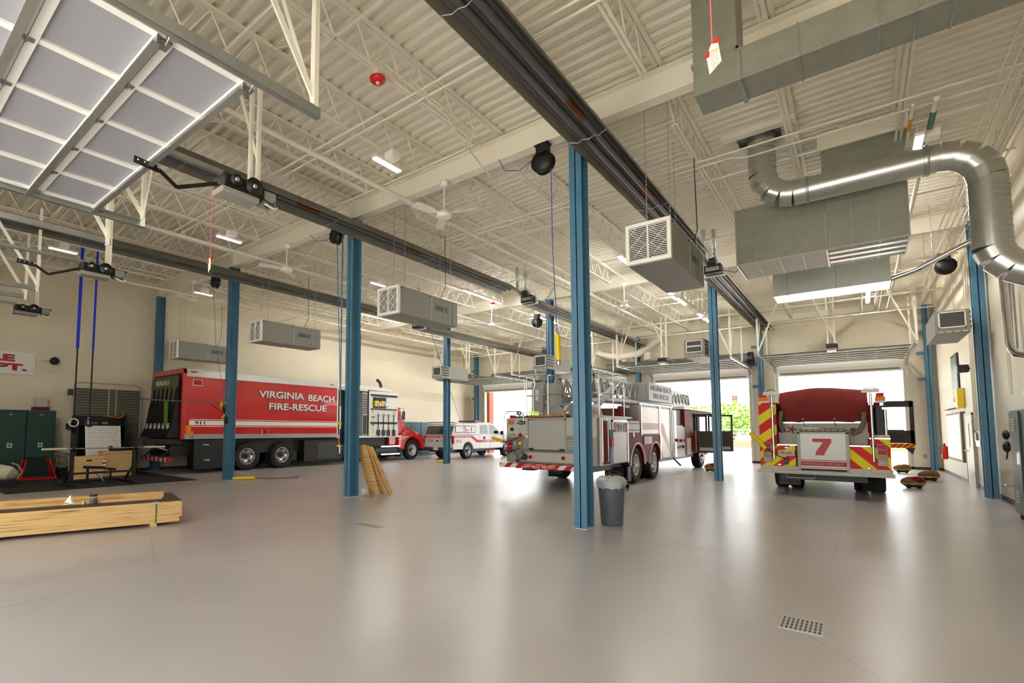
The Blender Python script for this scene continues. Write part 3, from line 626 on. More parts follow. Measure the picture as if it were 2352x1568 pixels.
B().lathe([(0, -.03), (.022, -.02), (.03, .005), (0, .01)], (-4.72, 4.42, 6.1), 'z', clear, 12).build('strobe_lens', o); B().box(-4.76, -4.68, 4.38, 4.46, 6.18, 6.27, cream).build('mount_box', o)
for (x, y, w) in ((-10.16, 15.4, 'over the ladder truck turntable'), (-3.38, 15.6, 'left of the bright heater')):
    tag(B().lathe([(0, 0), (.07, 0), (.09, .03), (.04, .08), (0, .08)], (x, y, 6.1), 'z', brred, 16).cyl((x, y, 6.15), (x, y, 6.28), .03, cream, 8).build('fire_alarm'), 'small red alarm strobe on the middle bay ceiling ' + w, 'alarm', 'red alarm strobes')

# ------------------------------------------------------------------ ductwork
def seams(b, pts, m): 
    for q in pts: b.box(*q, m)
    return b
o = thing('square_duct', 'long square galvanised duct crossing the top right of the hall', 'duct', (-1.26, 6.0, 5.22))
B().box(-1.26, 2.34, 6.0, 6.45, 5.22, 5.57, galvd).build('duct_run', o, .004)
B().box(-1.26, -.83, 6.0, 6.45, 5.57, 6.825, galvd).build('riser', o, .004)
b = B()
for x in (-.83, -.3, .3, .55, .8, 1.3, 1.8): b.box(x - .006, x + .006, 5.99, 6.46, 5.21, 5.58, galv)
b.box(-1.265, 2.34, 5.985, 6.0, 5.21, 5.235, galv); b.build('seam', o)
B().box(-.84, -.8, 5.98, 6.47, 5.20, 5.59, galv).build('flange', o); B().box(-1.28, -.81, 5.98, 6.47, 5.56, 5.59, galv).build('flange', o)
# spiral duct
o = thing('spiral_duct', 'round spiral galvanised duct bending from the roof to the right wall', 'duct', (-1.14, 10.5, 5.6))
def gore(pts, r, nm):
    b = B()
    for a, c in zip(pts[:-1], pts[1:]): b.cyl(a, c, r, galvb, 28)
    for p, q in zip(pts[1:-1], pts[:-2]): 
        pass
    return b.build(nm, o)
def spiral(a, c, r, nm):
    a = Vector(a); c = Vector(c); L = (c - a).length; d = (c - a).normalized(); n = max(2, int(L / .085)); b = B()
    for i in range(n): b.cyl(a + d * (L * i / n), a + d * (L * (i + .86) / n), r, galvb, 28, cap=False); b.cyl(a + d * (L * (i + .86) / n), a + d * (L * (i + 1) / n), r + .005, galvb, 28, cap=False)
    return b.build(nm, o)
R_ = .21; Yd = 10.5
spiral((-1.14, Yd, 6.78), (-1.14, Yd, 6.05), R_, 'drop_pipe')
def arc(cx_, cz_, rad, a0, a1, n): return [(cx_ + rad * math.cos(a0 + (a1 - a0) * i / n), Yd, cz_ + rad * math.sin(a0 + (a1 - a0) * i / n)) for i in range(n + 1)]
gore(arc(-.69, 6.05, .45, PI, 1.5 * PI, 4), R_ + .004, 'lower_elbow')
spiral((-.69, Yd, 5.6), (1.1, Yd, 5.6), R_, 'horizontal_run')
gore(arc(1.1, 5.13, .47, PI / 2, 0, 4), R_ + .004, 'wall_elbow')
spiral((1.57, Yd, 5.13), (1.57, Yd, 4.1), R_, 'wall_drop')
gore([(1.57, Yd, 4.1), (1.62, Yd, 3.95), (1.75, Yd, 3.8), (1.95, Yd, 3.68), (2.3, Yd, 3.6)], R_ + .004, 'wall_entry')
B().lathe([(R_ + .02, -.03), (R_ + .03, .0), (R_ + .02, .03)], (.95, Yd, 5.6), 'x', galv, 28).build('band', o); B().lathe([(R_ + .01, -.02), (R_ + .02, .0), (R_ + .01, .02)], (-.5, Yd, 5.6), 'x', galv, 28).build('band', o)
tag(B().box(-1.5, -.85, 10.2, 10.8, 6.79, 6.82, black).box(-1.7, -.6, 10.05, 10.2, 6.7, 6.8, cream).box(-1.7, -.6, 10.8, 10.95, 6.7, 6.8, cream).build('roof_opening'), 'dark ragged roof opening with cream curb where the spiral duct enters', 'roof opening')
# big plenum
o = thing('duct_plenum', 'large galvanised duct plenum hanging behind the spiral duct', 'duct', (-1.66, 11, 4.65))
B().box(-1.66, .77, 11.0, 12.15, 4.65, 5.72, galvd).build('main_box', o, .005)
B().box(-.32, .8, 11.05, 12.1, 5.72, 6.6, galvd).build('upper_box', o, .005)
b = B().box(-.36, .83, 10.98, 11.06, 6.45, 6.75, cream).build('roof_curb', o)
b = B()
for x in (-1.66, -.3, .76): b.box(x - .012, x + .012, 10.985, 12.16, 4.63, 5.73, galv)
for x in (-1.35, -1.0, -.65, .05, .4): b.box(x - .004, x + .004, 10.994, 11.0, 4.65, 5.72, galv).box(x - .004, x + .004, 11, 12.15, 4.645, 4.65, galv)
b.box(-1.66, .77, 10.99, 11.0, 4.64, 4.66, galv); b.build('seam', o)
for i in range(3): B().bar((-.28, 11.25 + i * .3, 4.64), (.75, 11.25 + i * .3, 4.64), .1, .014, galvb).build('bottom_rib', o)
o = thing('duct_plenum', 'smaller galvanised duct box behind the large plenum', 'duct', (-1.36, 13.5, 4.5))
B().box(-1.36, .62, 13.5, 14.3, 4.5, 5.5, galvb).box(-1.2, -1.0, 13.6, 14.2, 5.5, 6.8, galvb).build('main_box', o, .005)
B().box(-1.1, -1.085, 13.49, 14.31, 4.49, 5.5, galv).box(-.25, -.235, 13.49, 14.31, 4.49, 5.5, galv).build('seam', o)
pipe('exhaust_pipe', [(.62, 13.8, 4.6), (1.0, 13.75, 4.7), (1.5, 13.7, 4.95), (1.85, 13.6, 5.1), (2.05, 13.5, 4.95), (2.1, 13.45, 4.6), (2.12, 13.4, 3.1), (2.13, 13.36, 2.95), (2.17, 13.3, 2.85), (2.29, 13.22, 2.8)], .055, chrome, 'shiny chrome pipe bending from the small duct box down the right wall', 'pipe', None, False)
pipe('wall_pipe', [(2.27, 13.9, 6.1), (2.27, 13.9, 3.0)], .04, galvb, 'grey vertical pipe on the right wall beside the chrome elbow', 'pipe', 'vertical wall pipes')
pipe('wall_pipe', [(2.28, 14.6, 6.1), (2.28, 14.6, 2.2)], .03, cream, 'cream vertical pipe on the right wall nearer the blue column', 'pipe', 'vertical wall pipes')
pipe('wall_pipe', [(2.3, 18.9, 6.1), (2.3, 18.9, 1.5)], .025, cream, 'cream vertical conduit beside the right wall door, reaching a switch', 'pipe', 'vertical wall pipes')
pipe('wall_pipe', [(2.3, 18.6, 6.1), (2.3, 18.6, 1.5)], .018, cream, 'thin cream vertical conduit beside the right wall door', 'pipe', 'vertical wall pipes')
# air curtains over the doors
for i, (x0, x1, w) in enumerate(((-10.2, -3.7, 'over the ladder truck door'), (-17.5, -11.2, 'over the pickup truck door'))):
    o = thing('air_curtain', 'long dark grey round air curtain with red letters ' + w, 'air curtain', (x0, 26.4, 4.5), 'air curtains over the front doors')
    ac = MATS.get('air_curtain') or mat('air_curtain', (98, 98, 92), .5)
    B().cyl((x0, 26.55, 4.72), (x1, 26.55, 4.72), .27, ac, 20).build('casing', o); B().cyl((x1 - .02, 26.55, 4.72), (x1 + .18, 26.55, 4.72), .31, black, 20).build('end_cap', o)
    scrawl((x1 - 1.15, 26.27, 4.68), (1, 0, 0), .8, .09, brred, o, 26); scrawl((x0 + 1.6, 26.27, 4.68), (1, 0, 0), 1.3, .12, brred, o, 40)
tag(B().box(-2.3, 1.1, 26.4, 26.7, 4.5, 4.75, mat('dark_header', (84, 82, 72), .6)).build('door_header'), 'dark grey boxed header above the fire engine door', 'header')
o = thing('flexible_duct', 'bulky wrapped cream duct sagging at the front wall behind the ladder truck', 'duct', (-8.6, 26.2, 5.4))
B().tube([(-10.6, 26.2, 5.6), (-10.0, 26.2, 5.35), (-9.3, 26.2, 5.25), (-8.5, 26.2, 5.35), (-7.9, 26.2, 5.7), (-7.4, 26.2, 6.0)], .17, cream, 12).build('wrapped_duct', o); B().cyl((-8.05, 26.3, 5.4), (-8.05, 26.3, 5.02), .16, cream, 14).build('drop', o); B().cyl((-9.2, 26.3, 5.3), (-9.2, 26.3, 5.02), .14, cream, 14).build('drop', o)
# ------------------------------------------------------------------ vehicles
def wheel(p, x, y, r, w, face, rim=None, name='wheel', dual=False, deep=True):
    """wheel with its axle along x; face = +1 looks to +x"""
    rim = rim or silver; s = face
    t = B().lathe([(r * .6, -w / 2 * s), (r * .93, -w / 2 * s), (r, -w * .38 * s), (r, w * .38 * s), (r * .93, w / 2 * s), (r * .62, w / 2 * s), (r * .58, w * .42 * s)], (x, y, r), 'x', rubber, 36)
    for i in range(40):
        a = 2 * PI * i / 40; c, d = math.cos(a), math.sin(a)
        t.bar((x - w * .3, y + r * c, r + r * d), (x + w * .3, y + r * c, r + r * d), .02, .012, rubber, (0, c, d))
    o = t.build(name, p)
    dp = -.05 if deep else .0
    R = B().lathe([(r * .6, w * .45 * s), (r * .58, w * .5 * s), (r * .55, w * .46 * s), (r * .53, w * .2 * s), (r * .36, (dp) * s), (r * .22, (dp - .01) * s), (.0, (dp - .01) * s)], (x, y, r), 'x', rim, 32).build('rim', o)
    H = B().lathe([(0, (dp + .12) * s), (r * .13, (dp + .11) * s), (r * .16, (dp + .02) * s), (r * .22, (dp) * s)], (x, y, r), 'x', darkg if rim is not chrome else chrome, 18)
    for i in range(10): a = 2 * PI * i / 10; H.cyl((x + dp * s, y + r * .28 * math.cos(a), r + r * .28 * math.sin(a)), (x + (dp + .03) * s, y + r * .28 * math.cos(a), r + r * .28 * math.sin(a)), .016, silver if rim is chrome else darkg, 6)
    for i in range(5): a = 2 * PI * i / 5 + .3; H.cyl((x + (dp + .01) * s, y + r * .44 * math.cos(a), r + r * .44 * math.sin(a)), (x + (dp + .05) * s, y + r * .44 * math.cos(a), r + r * .44 * math.sin(a)), .035, black, 10)
    H.build('hub', o)
    if dual: B().lathe([(0, -w * .5 * s), (r * .93, -w / 2 * s), (r, -w * .38 * s), (r, w * .38 * s), (r * .93, w / 2 * s), (0, w / 2 * s)], (x - (w + .03) * s, y, r), 'x', rubber, 30).build(name, p)
    return o
def archpoly(y0, y1, z0, z1, arches):
    """side panel outline in (y,z) with half round wheel openings cut from the bottom"""
    pts = [(y0, z1), (y0, z0)]
    for c, r, zc in arches:
        a0 = math.asin(max(-1, min(1, (z0 - zc) / r))); n = 12
        for i in range(n + 1): a = PI - a0 - (PI - 2 * a0) * i / n; pts.append((c + r * math.cos(a), zc + r * math.sin(a)))
    return pts + [(y1, z0), (y1, z1)]

# ---- red box rescue truck against the left wall
X = -16.9; XL = -19.25; ZB = 1.17; ZT = 3.44
T = thing('rescue_truck', 'red box-bodied fire rescue truck parked along the left wall', 'truck', (-18.1, 7.3, 0))
body = B().box(XL, X, 7.42, 13.7, ZB, ZT - .06, red).build('box_body', T, .01)
B().box(XL, X + .004, 13.7, 13.76, ZB, ZT - .05, white).build('front_trim', T)
B().box(X, X + .018, 7.42, 13.72, ZB - .02, ZB + .14, silver).build('bottom_rail', T); B().box(X, X + .018, 7.42, 13.72, ZT - .22, ZT - .02, silver).build('top_rail', T)
B().prism([(7.3, ZT + .0), (7.42, ZT + .03), (15.4, ZT - .02), (16.6, ZT - .03), (17.0, ZT - .13), (17.0, ZT - .2), (7.3, ZT - .06)], 'x', XL, X - .02, white).build('roof', T)
b = B().box(X - .1, X + .02, 7.3, 7.42, ZB - .03, ZT + .02, red).box(XL, XL + .1, 7.3, 7.42, ZB - .03, ZT + .02, red).box(XL - .05, X + .02, 7.28, 7.42, ZT - .13, ZT + .04, red).build('rear_frame', T, .01)
for i in range(5): B().box(XL + .4 + i * .35 + (.2 if i in (0, 4) else 0) * (1 if i else -1), XL + .5 + i * .35 + (.2 if i in (0, 4) else 0) * (1 if i else -1), 7.265, 7.28, ZT - .06, ZT - .03, rlens).build('marker_light', T)
B().box(X + .018, X + .03, 7.55, 7.75, ZT - .09, ZT - .05, rlens).build('marker_light', T); B().box(X + .018, X + .03, 13.3, 13.5, ZT - .12, ZT - .08, rlens).build('marker_light', T); B().box(X + .018, X + .03, 7.6, 7.7, ZB + .03, ZB + .06, rlens).build('marker_light', T)
g = B().box(X, X + .02, 7.62, 7.95, ZT - .52, ZT - .3, chrome).build('scene_light', T); B().box(X + .02, X + .03, 7.65, 7.92, ZT - .49, ZT - .33, rlens).build('lens', g)
B().box(X, X + .004, 7.55, 13.7, 1.46 + .1, 1.5 + .1 - .02, white).box(X, X + .004, 7.55, 13.7, 1.61, 1.76, white).box(X, X + .004, 7.55, 13.7, 1.79, 1.81, white).build('stripe', T)
text('911', (X + .004, 7.74, 1.625), (0, 1, 0), (0, 0, 1), .34, .12, dred, T, bold=.02);
text('VIRGINIA', (X + .002, 10.03, 2.63), (0, 1, 0), (0, 0, 1), 1.98, .27, navy, T, bold=.02, name='letter_shadow'); text('VIRGINIA', (X + .006, 10.0 + .05, 2.65), (0, 1, 0), (0, 0, 1), 1.98, .26, white, T, bold=.02)
text('BEACH', (X + .002, 12.2, 2.59), (0, 1, 0), (0, 0, 1), 1.31, .27, navy, T, bold=.02, name='letter_shadow'); text('BEACH', (X + .006, 12.23, 2.61), (0, 1, 0), (0, 0, 1), 1.3, .26, white, T, bold=.02)
text('FIRE-RESCUE', (X + .002, 10.46, 2.19), (0, 1, 0), (0, 0, 1), 2.66, .26, navy, T, bold=.02, name='letter_shadow'); text('FIRE-RESCUE', (X + .006, 10.48, 2.21), (0, 1, 0), (0, 0, 1), 2.66, .255, white, T, bold=.02)
B().box(X, X + .005, 7.46, 7.62, 1.3, 1.6, amber).box(X, X + .005, 7.62, 7.7, 1.3, 1.4, amber).build('reflector', T); B().box(X, X + .02, 10.2, 10.23, 1.33, 1.44, white).box(X, X + .02, 10.42, 10.44, 1.35, 1.43, white).box(X, X + .006, 10.23, 10.42, 1.34, 1.44, dred).build('handle', T)
# rear curtain and liftgate
c = B()
pts = [(7.28, ZT - .15), (7.24, ZT - .2), (7.2, 2.5), (7.05, 1.55), (6.9, 1.2), (7.3, 1.2)]
c.prism(pts, 'x', XL + .08, X - .14, black); cu = c.build('rear_curtain', T)
B().prism([(7.235, ZT - .2), (7.2, 2.85), (7.22, 2.85), (7.25, ZT - .2)], 'x', XL + .08, X - .14, olive).build('curtain_header', T)
for i in range(6):
    x0 = XL + .14 + i * .345
    q = B().add([(x0, 7.21, 2.85), (x0 + .2, 7.21, 2.85), (x0 + .13, 7.17, 2.35), (x0 + .07, 7.17, 2.35)], [(0, 1, 2, 3)], olive).build('canvas_flap', cu); m_ = q.modifiers.new('s', 'SOLIDIFY'); m_.thickness = .01
    q = B().box(x0 + .05, x0 + .17, 7.03, 7.05, 1.62, 1.66, white).box(x0 + .05, x0 + .17, 7.02, 7.05, 1.44, 1.6, white).box(x0 + .03, x0 + .19, 7.0, 7.04, 1.38, 1.41, white).build('reflective_strap', cu)
text('VIRGINIA BEACH', (XL + .5, 7.19, 2.95), (1, 0, 0), (0, .05, 1), 1.1, .17, white, T); text('KEEP  BACK  500  FEET', (XL + .12, 6.93, 1.2), (1, 0, 0), (.25, .25, 1), 1.95, .14, white, T)
B().box(X - .62, X - .45, 7.0, 7.05, 1.55, 2.4, mat('green_strap', (96, 150, 40), .7)).build('hanging_strap', T)
B().box(XL + .05, X - .15, 6.35, 7.4, .98, 1.16, black).box(XL + .3, X - .4, 6.3, 6.36, .95, 1.15, darkg).build('lift_platform', T, .01)
for x in (XL + .5, X - .5): B().bar((x, 6.5, 1.0), (x, 7.6, .6), .06, .05, silver).bar((x, 6.9, .55), (x, 7.4, 1.0), .05, .04, darkg).build('lift_arm', T)
B().box(XL + .2, X - .1, 6.95, 7.1, .42, .56, mstripe('red_white_tape', (190, 30, 26), (230, 230, 225), (1, 0, 0), .34)).build('rear_bumper', T); B().box(XL + .75, XL + 1.05, 7.0, 7.02, .9, 1.02, white).build('licence_plate', T); B().box(XL + .3, XL + .55, 7.0, 7.02, .9, 1.0, lgrey).build('label_plate', T)
B().box(XL + .5, X - .3, 7.1, 18.6, .6, 1.15, black).build('chassis', T)
ub = B().box(X - .5, X - .02, 7.75, 8.9, .14, 1.12, black).build('underbody_box', T, .01)
for a, z in ((8.05, .93), (8.1, .42)): text('MBB', (X - .018, a, z), (0, 1, 0), (0, 0, 1), .2, .045, white, ub)
B().box(X - .06, X - .03, 8.95, 9.15, .08, 1.0, rubber).build('mud_flap', T); B().box(X - .03, X - .026, 8.97, 9.12, .3, .42, lgrey).build('flap_emblem', T)
B().box(X - .5, X - .02, 12.1, 14.0, .2, 1.05, black).box(X - .021, X - .014, 12.75, 13.75, .3, .95, darkg).build('underbody_box', T, .01)
for y in (9.75, 11.2): wheel(T, X - .28, y, .5, .26, 1, dual=True, deep=False); wheel(T, XL + .28, y, .5, .26, -1, deep=False)
# open front compartment, tool board, cab
cb = B().box(XL, X - .7, 13.76, 16.95, ZB, ZT - .2, black).box(X - .7, X - .02, 13.76, 16.95, ZB - .02, ZB + .03, silver).box(XL, X, 16.9, 17.0, ZB, ZT - .2, white).box(X - .7, X, 13.76, 15.45, ZT - .26, ZT - .18, silver).build('equipment_compartment', T)
B().box(X - .05, X + .02, 13.7, 17.6, ZB - .06, ZB + .03, white).build('sill', T)
sh = B().box(X - .45, X - .02, 15.15, 15.45, ZB + .05, ZT - .3, lgrey)
for i in range(9): sh.box(X - .02, X - .005, 15.17, 15.42, 2.2 + i * .1, 2.24 + i * .1, black)
sh.box(X - .02, X - .0, 15.2, 15.4, ZB + .1, 2.1, darkg).build('shelf_rack', T)
tb = B().box(X - .01, X + .04, 15.5, 17.35, ZB - .03, ZT - .22, white).build('tool_board', T, .01)
F = X + .04
B().box(F, F + .015, 15.58, 17.3, 2.98, 3.08, black).box(F, F + .015, 15.58, 17.3, 2.37, 2.43, black).box(F, F + .015, 15.58, 17.3, 1.72, 1.82, black).build('tool_rack', tb)
B().box(F, F + .01, 15.72, 16.55, 2.45, 2.95, black).build('tool_tray', tb)
sv = [(16.05, 0), (16.38, 0), (16.7, 0), (17.05, 0)]
for i, (y, _) in enumerate(sv):
    o = thing('shovel', 'black D-handled shovel on the rescue truck tool board, %s from its left' % ORD[i], 'shovel', (F + .03, y, 1.2), 'shovels on the tool board')
    B().cyl((F + .03, y, 1.45), (F + .03, y, 2.08), .016, black, 8).build('shaft', o)
    B().tube([(F + .03, y, 2.06), (F + .03, y - .06, 2.12), (F + .03, y - .06, 2.17), (F + .03, y + .06, 2.17), (F + .03, y + .06, 2.12), (F + .03, y, 2.06)], .012, black, 6).build('grip', o)
    q = B().prism([(y - .1, 1.45), (y - .11, 1.24), (y - (.02 if i < 2 else .1), 1.17), (y + (.02 if i < 2 else .1), 1.17), (y + .11, 1.24), (y + .1, 1.45), (y, 1.48)], 'x', F + .02, F + .04, black).build('blade', o)
for i, y in enumerate((15.95, 16.35)):
    o = thing('cut_off_saw', 'yellow and grey cut-off saw on the tool board, %s one' % ('left' if i == 0 else 'right'), 'saw', (F + .1, y, 2.5), 'saws on the tool board')
    B().box(F + .01, F + .14, y - .2, y, 2.52, 2.78, yellow).build('motor_case', o, .02); B().lathe([(0, .0), (.13, .0), (.13, .02), (.05, .05), (0, .05)], (F + .13, y + .04, 2.62), 'x', silver, 24).build('blade_guard', o); B().tube([(F + .1, y - .18, 2.78), (F + .1, y - .1, 2.86), (F + .1, y, 2.78)], .012, black).build('handle', o)
for z0, z1, y in ((1.3, 1.66, 15.72), (1.86, 2.02, 15.72)): tag(B().cyl((F + .03, y, z0), (F + .03, y, z1), .012, yellow, 8).box(F + .015, F + .045, y - .09, y + .09, z1, z1 + .04, black).build('hand_tool'), 'yellow handled striking tool on the tool board, %s one' % ('lower' if z0 < 1.5 else 'upper'), 'tool', 'striking tools')
for y in (15.68, 17.1): tag(B().sphere((F + .04, y, 2.3), .06, mat('pale_glove', (214, 206, 150), .8) if 'pale_glove' not in MATS else MATS['pale_glove'], 8, (.5, .8, 1.2)).build('work_gloves'), 'pale work gloves hung on the %s of the tool board' % ('left' if y < 16 else 'right'), 'gloves', 'gloves on the tool board')
B().tube([(X - 1.0, 17.2, 2.4), (X - 1.0, 17.2, 3.62), (X - 1.0, 17.12, 3.78), (X - 1.0, 16.95, 3.88)], .075, darkg, 14).build('exhaust_stack', T)
B().prism([(16.95, .75), (17.5, .75), (17.6, 1.0), (18.0, 1.72), (17.7, 2.5), (17.45, 2.62), (16.95, 2.62)], 'x', XL + .25, X - .15, red).build('cab', T, .02)
B().prism([(17.05, 1.78), (17.6, 1.78), (17.5, 2.35), (17.05, 2.35)], 'x', X - .16, X - .145, glass).build('door_window', T)
B().prism([(17.72, 1.75), (18.02, 1.72), (17.74, 2.45), (17.6, 2.45)], 'x', XL + .35, X - .25, glass).build('windscreen', T)
hood = [(17.6, 1.0), (17.98, 1.74), (18.4, 1.68), (18.85, 1.5), (19.15, 1.3), (19.28, 1.0), (19.28, .75), (17.6, .75)]
B().prism(hood, 'x', XL + .55, X - .42, red).build('hood', T, .05)
fp = [(17.45, .62), (17.5, 1.05), (17.75, 1.32), (18.2, 1.44), (18.7, 1.4), (19.1, 1.22), (19.3, .95), (19.32, .5), (19.2, .5)]
fp += [(18.5 + .62 * math.cos(a), .5 + .62 * math.sin(a)) for a in [PI * i / 14 for i in range(1, 15)]]
for a, c in ((X - .45, X - .02), (XL + .05, XL + .45)): B().prism(fp, 'x', a, c, red).build('fender', T, .02)
B().box(X - .02, X - .012, 17.55, 18.2, 1.1, 1.13, white).build('pinstripe', T); text('TECH', (X - .018, 17.42, .98), (0, 1, 0), (0, 0, 1), .5, .09, white, T)
B().box(XL + .2, X - .1, 19.3, 19.45, .4, .7, chrome).build('front_bumper', T, .01)
wheel(T, X - .2, 18.5, .48, .28, 1); wheel(T, XL + .25, 18.5, .48, .28, -1)
for z in (.3, .66): B().box(X - .35, X, 16.3, 17.55, z, z + .06, chrome).build('step', T)
B().cyl((X - .25, 16.0, .5), (X - .25, 17.4, .5), .22, darkg, 18).build('fuel_tank', T)
B().tube([(X - .1, 17.7, 1.75), (X + .05, 17.75, 1.8), (X + .05, 17.75, 2.5), (X - .12, 17.5, 2.5)], .012, black).box(X + .02, X + .07, 17.66, 17.82, 1.95, 2.35, black).build('mirror', T)

# ---- white pickup
X = -15.2; XL = -17.08; Y0 = 19.5
T = thing('pickup_truck', 'white fire department pickup truck with red stripes and bed cap', 'pickup truck', (-16.1, 19.5, 0))
wp = mat('truck_white', (206, 207, 206), .3, coat=.2)
poly = archpoly(Y0, 25.3, .5, 1.22, [(20.75, .46, .42), (24.45, .46, .42)]); poly[-1] = (25.25, 1.15)
for a, c in ((X - .12, X), (XL, XL + .12)): B().prism(poly, 'x', a, c, wp).build('side_panel', T, .01)
B().prism([(Y0, .5), (25.3, .5), (25.35, 1.1), (24.0, 1.27), (Y0, 1.22)], 'x', XL + .11, X - .11, wp).build('body_core', T)
cap = [(Y0 + .02, 1.22), (Y0 + .25, 1.72), (Y0 + .4, 1.8), (21.75, 1.82), (21.75, 1.22)]
B().prism(cap, 'x', XL + .04, X - .04, wp).build('bed_cap', T, .03)
cab = [(21.78, 1.22), (21.8, 1.78), (21.95, 1.86), (22.9, 1.88), (23.2, 1.8), (24.1, 1.26)]
B().prism(cab, 'x', XL + .1, X - .1, wp).build('cab', T, .03)
B().prism([(21.95, 1.27), (21.98, 1.72), (22.6, 1.74), (22.65, 1.27)], 'x', X - .105, X - .09, glass).build('rear_door_window', T)
B().prism([(22.8, 1.27), (22.82, 1.74), (23.15, 1.72), (23.85, 1.27)], 'x', X - .105, X - .09, glass).build('front_door_window', T)
B().prism([(23.25, 1.76), (24.08, 1.27), (24.1, 1.29), (23.28, 1.79)], 'x', XL + .2, X - .2, glass).build('windscreen', T)
g = B().prism([(Y0 - .01, 1.24), (Y0 + .19, 1.66), (Y0 + .2, 1.66), (Y0 + .02, 1.24)], 'x', XL + .1, X - .12, glass).build('cap_rear_window', T)
B().box(X - .03, X + .0, 19.75, 21.4, 1.3, 1.31, black)
q = B().box(X - .045, X - .03, 19.72, 21.42, 1.32, 1.68, black).build('cap_side_window', T, .03); B().box(X - .034, X - .026, 19.76, 21.38, 1.35, 1.65, wp).build('window_panel', q)
text('S-1', (X - .024, 20.35, 1.38), (0, 1, 0), (0, 0, 1), .75, .24, redtx, T)
B().box(X, X + .004, 19.55, 21.0, 1.08, 1.18, redtx).box(X, X + .004, 21.5, 25.1, .82, .94, redtx).prism([(21.0, 1.08), (21.0, 1.18), (21.1, 1.18), (21.6, .94), (21.5, .82)], 'x', X, X + .004, redtx).box(X, X + .005, 22.0, 24.9, .87, .885, white).build('stripe', T)
text('VIRGINIA BEACH', (X + .006, 19.62, 1.1), (0, 1, 0), (0, 0, 1), 1.35, .06, white, T); text('FIRE', (X + .006, 22.35, .845), (0, 1, 0), (0, 0, 1), .35, .06, white, T); text('RESCUE', (X + .006, 23.6, .845), (0, 1, 0), (0, 0, 1), .6, .06, white, T)
text('911', (X + .004, 19.72, .82), (0, 1, 0), (0, 0, 1), .42, .16, redtx, T)
B().box(XL + .02, X - .02, Y0 - .02, Y0, .58, 1.2, wp).build('tailgate', T); B().box(XL + .02, X - .02, Y0 - .024, Y0 - .018, 1.06, 1.18, redtx).build('tailgate_stripe', T)
text('VIRGINIA BEACH', (XL + .2, Y0 - .025, 1.09), (1, 0, 0), (0, 0, 1), 1.4, .06, white, T); text('FIRE', (XL + .3, Y0 - .022, .85), (1, 0, 0), (0, 0, 1), .35, .13, redtx, T); text('RESCUE', (XL + 1.15, Y0 - .022, .85), (1, 0, 0), (0, 0, 1), .55, .13, redtx, T)
B().sphere((XL + .9, Y0 - .03, .92), .06, darkg, 12, (1.4, .3, .7)).build('emblem', T)
for x in (X - .03, XL + .03): B().box(x - .06, x + .06, Y0 - .02, Y0 + .08, .78, 1.16, rlens).build('tail_light', T, .01)
B().box(XL, X, Y0 - .15, Y0 + .02, .42, .6, darkg).build('rear_bumper', T, .02); g = B().box(XL + .75, XL + 1.05, Y0 - .16, Y0 - .15, .45, .6, mat('plate_cream', (214, 206, 180), .5)).build('licence_plate', T)
for y in (21.77, 22.72, 23.9): B().box(X - .002, X + .003, y - .006, y + .006, .52, 1.24, darkg).build('door_seam', T)
for y in (22.1, 22.9): B().box(X, X + .03, y, y + .16, .98, 1.12, black).build('door_handle', T)
B().box(X + .02, X + .22, 23.7, 23.85, 1.2, 1.42, black).build('mirror', T, .02); B().box(XL + .4, X - .4, 21.9, 22.3, 1.88, 1.96, mat('dim_red_bar', (120, 40, 40), .3)).build('light_bar', T); B().box(XL + .15, X - .15, 19.75, 19.85, 1.82, 1.86, darkg).build('roof_rack', T)
for y in (20.75, 24.45): wheel(T, X - .14, y, .41, .25, 1, deep=False); wheel(T, XL + .14, y, .41, .25, -1, deep=False)
B().box(XL + .3, X - .3, 19.6, 25.0, .35, .52, black).build('chassis', T)

# ---- ladder truck
X = -4.85; XL = -7.38; Y0 = 11.86
T = thing('ladder_truck', 'silver and maroon ladder fire truck seen from behind, with 911 on its side', 'fire truck', (-6.1, 11.85, 0))
B().box(XL, X, Y0, 13.95, .62, 1.8, treadd).build('rear_body', T, .01)
B().box(XL, X, Y0 - .012, Y0, 1.33, 1.8, tread).build('tread_panel', T); B().box(XL + .0, X, Y0 - .01, Y0, .62, 1.33, treadd).build('smooth_panel', T)
B().box(XL + .45, X - .55, Y0 - .02, Y0 - .008, .66, .9, tread).build('lower_tread_plate', T)
rd = B().box(-6.67, -5.67, Y0 - .03, Y0 - .01, .97, 1.74, slats).build('roll_up_door', T)
B().box(-6.71, -6.67, Y0 - .045, Y0, .93, 1.77, silver).box(-5.67, -5.63, Y0 - .045, Y0, .93, 1.77, silver).box(-6.71, -5.63, Y0 - .045, Y0, 1.74, 1.78, silver).build('door_frame', rd)
B().box(-6.67, -5.67, Y0 - .05, Y0 - .03, .95, .975, darkg).box(-6.68, -6.55, Y0 - .07, Y0 - .04, .97, 1.01, black).box(-5.8, -5.67, Y0 - .07, Y0 - .04, .97, 1.01, black).build('door_latch', rd)
lb = B().box(-6.74, -5.55, Y0 - .08, Y0 + .02, 1.82, 1.87, darkg).build('light_bar', T, .008)
for i in range(9): B().box(-6.68 + i * .12, -6.58 + i * .12, Y0 - .09, Y0 - .08, 1.83, 1.865, amber).build('lamp', lb)
B().box(-7.31, -7.13, Y0 - .035, Y0, 1.63, 1.75, chrome).box(-7.29, -7.15, Y0 - .045, Y0 - .03, 1.65, 1.73, amber).build('amber_light', T)
B().cyl((-6.92, Y0 - .015, 1.68), (-6.92, Y0 - .025, 1.68), .13, black, 24).build('maker_badge', T)
for v in T.children:
    if v.name.startswith('maker_badge'): v.data.transform(Matrix.Translation((0, 0, 1.68)) @ Matrix.Diagonal((1, 1, .42, 1)) @ Matrix.Translation((0, 0, -1.68)))
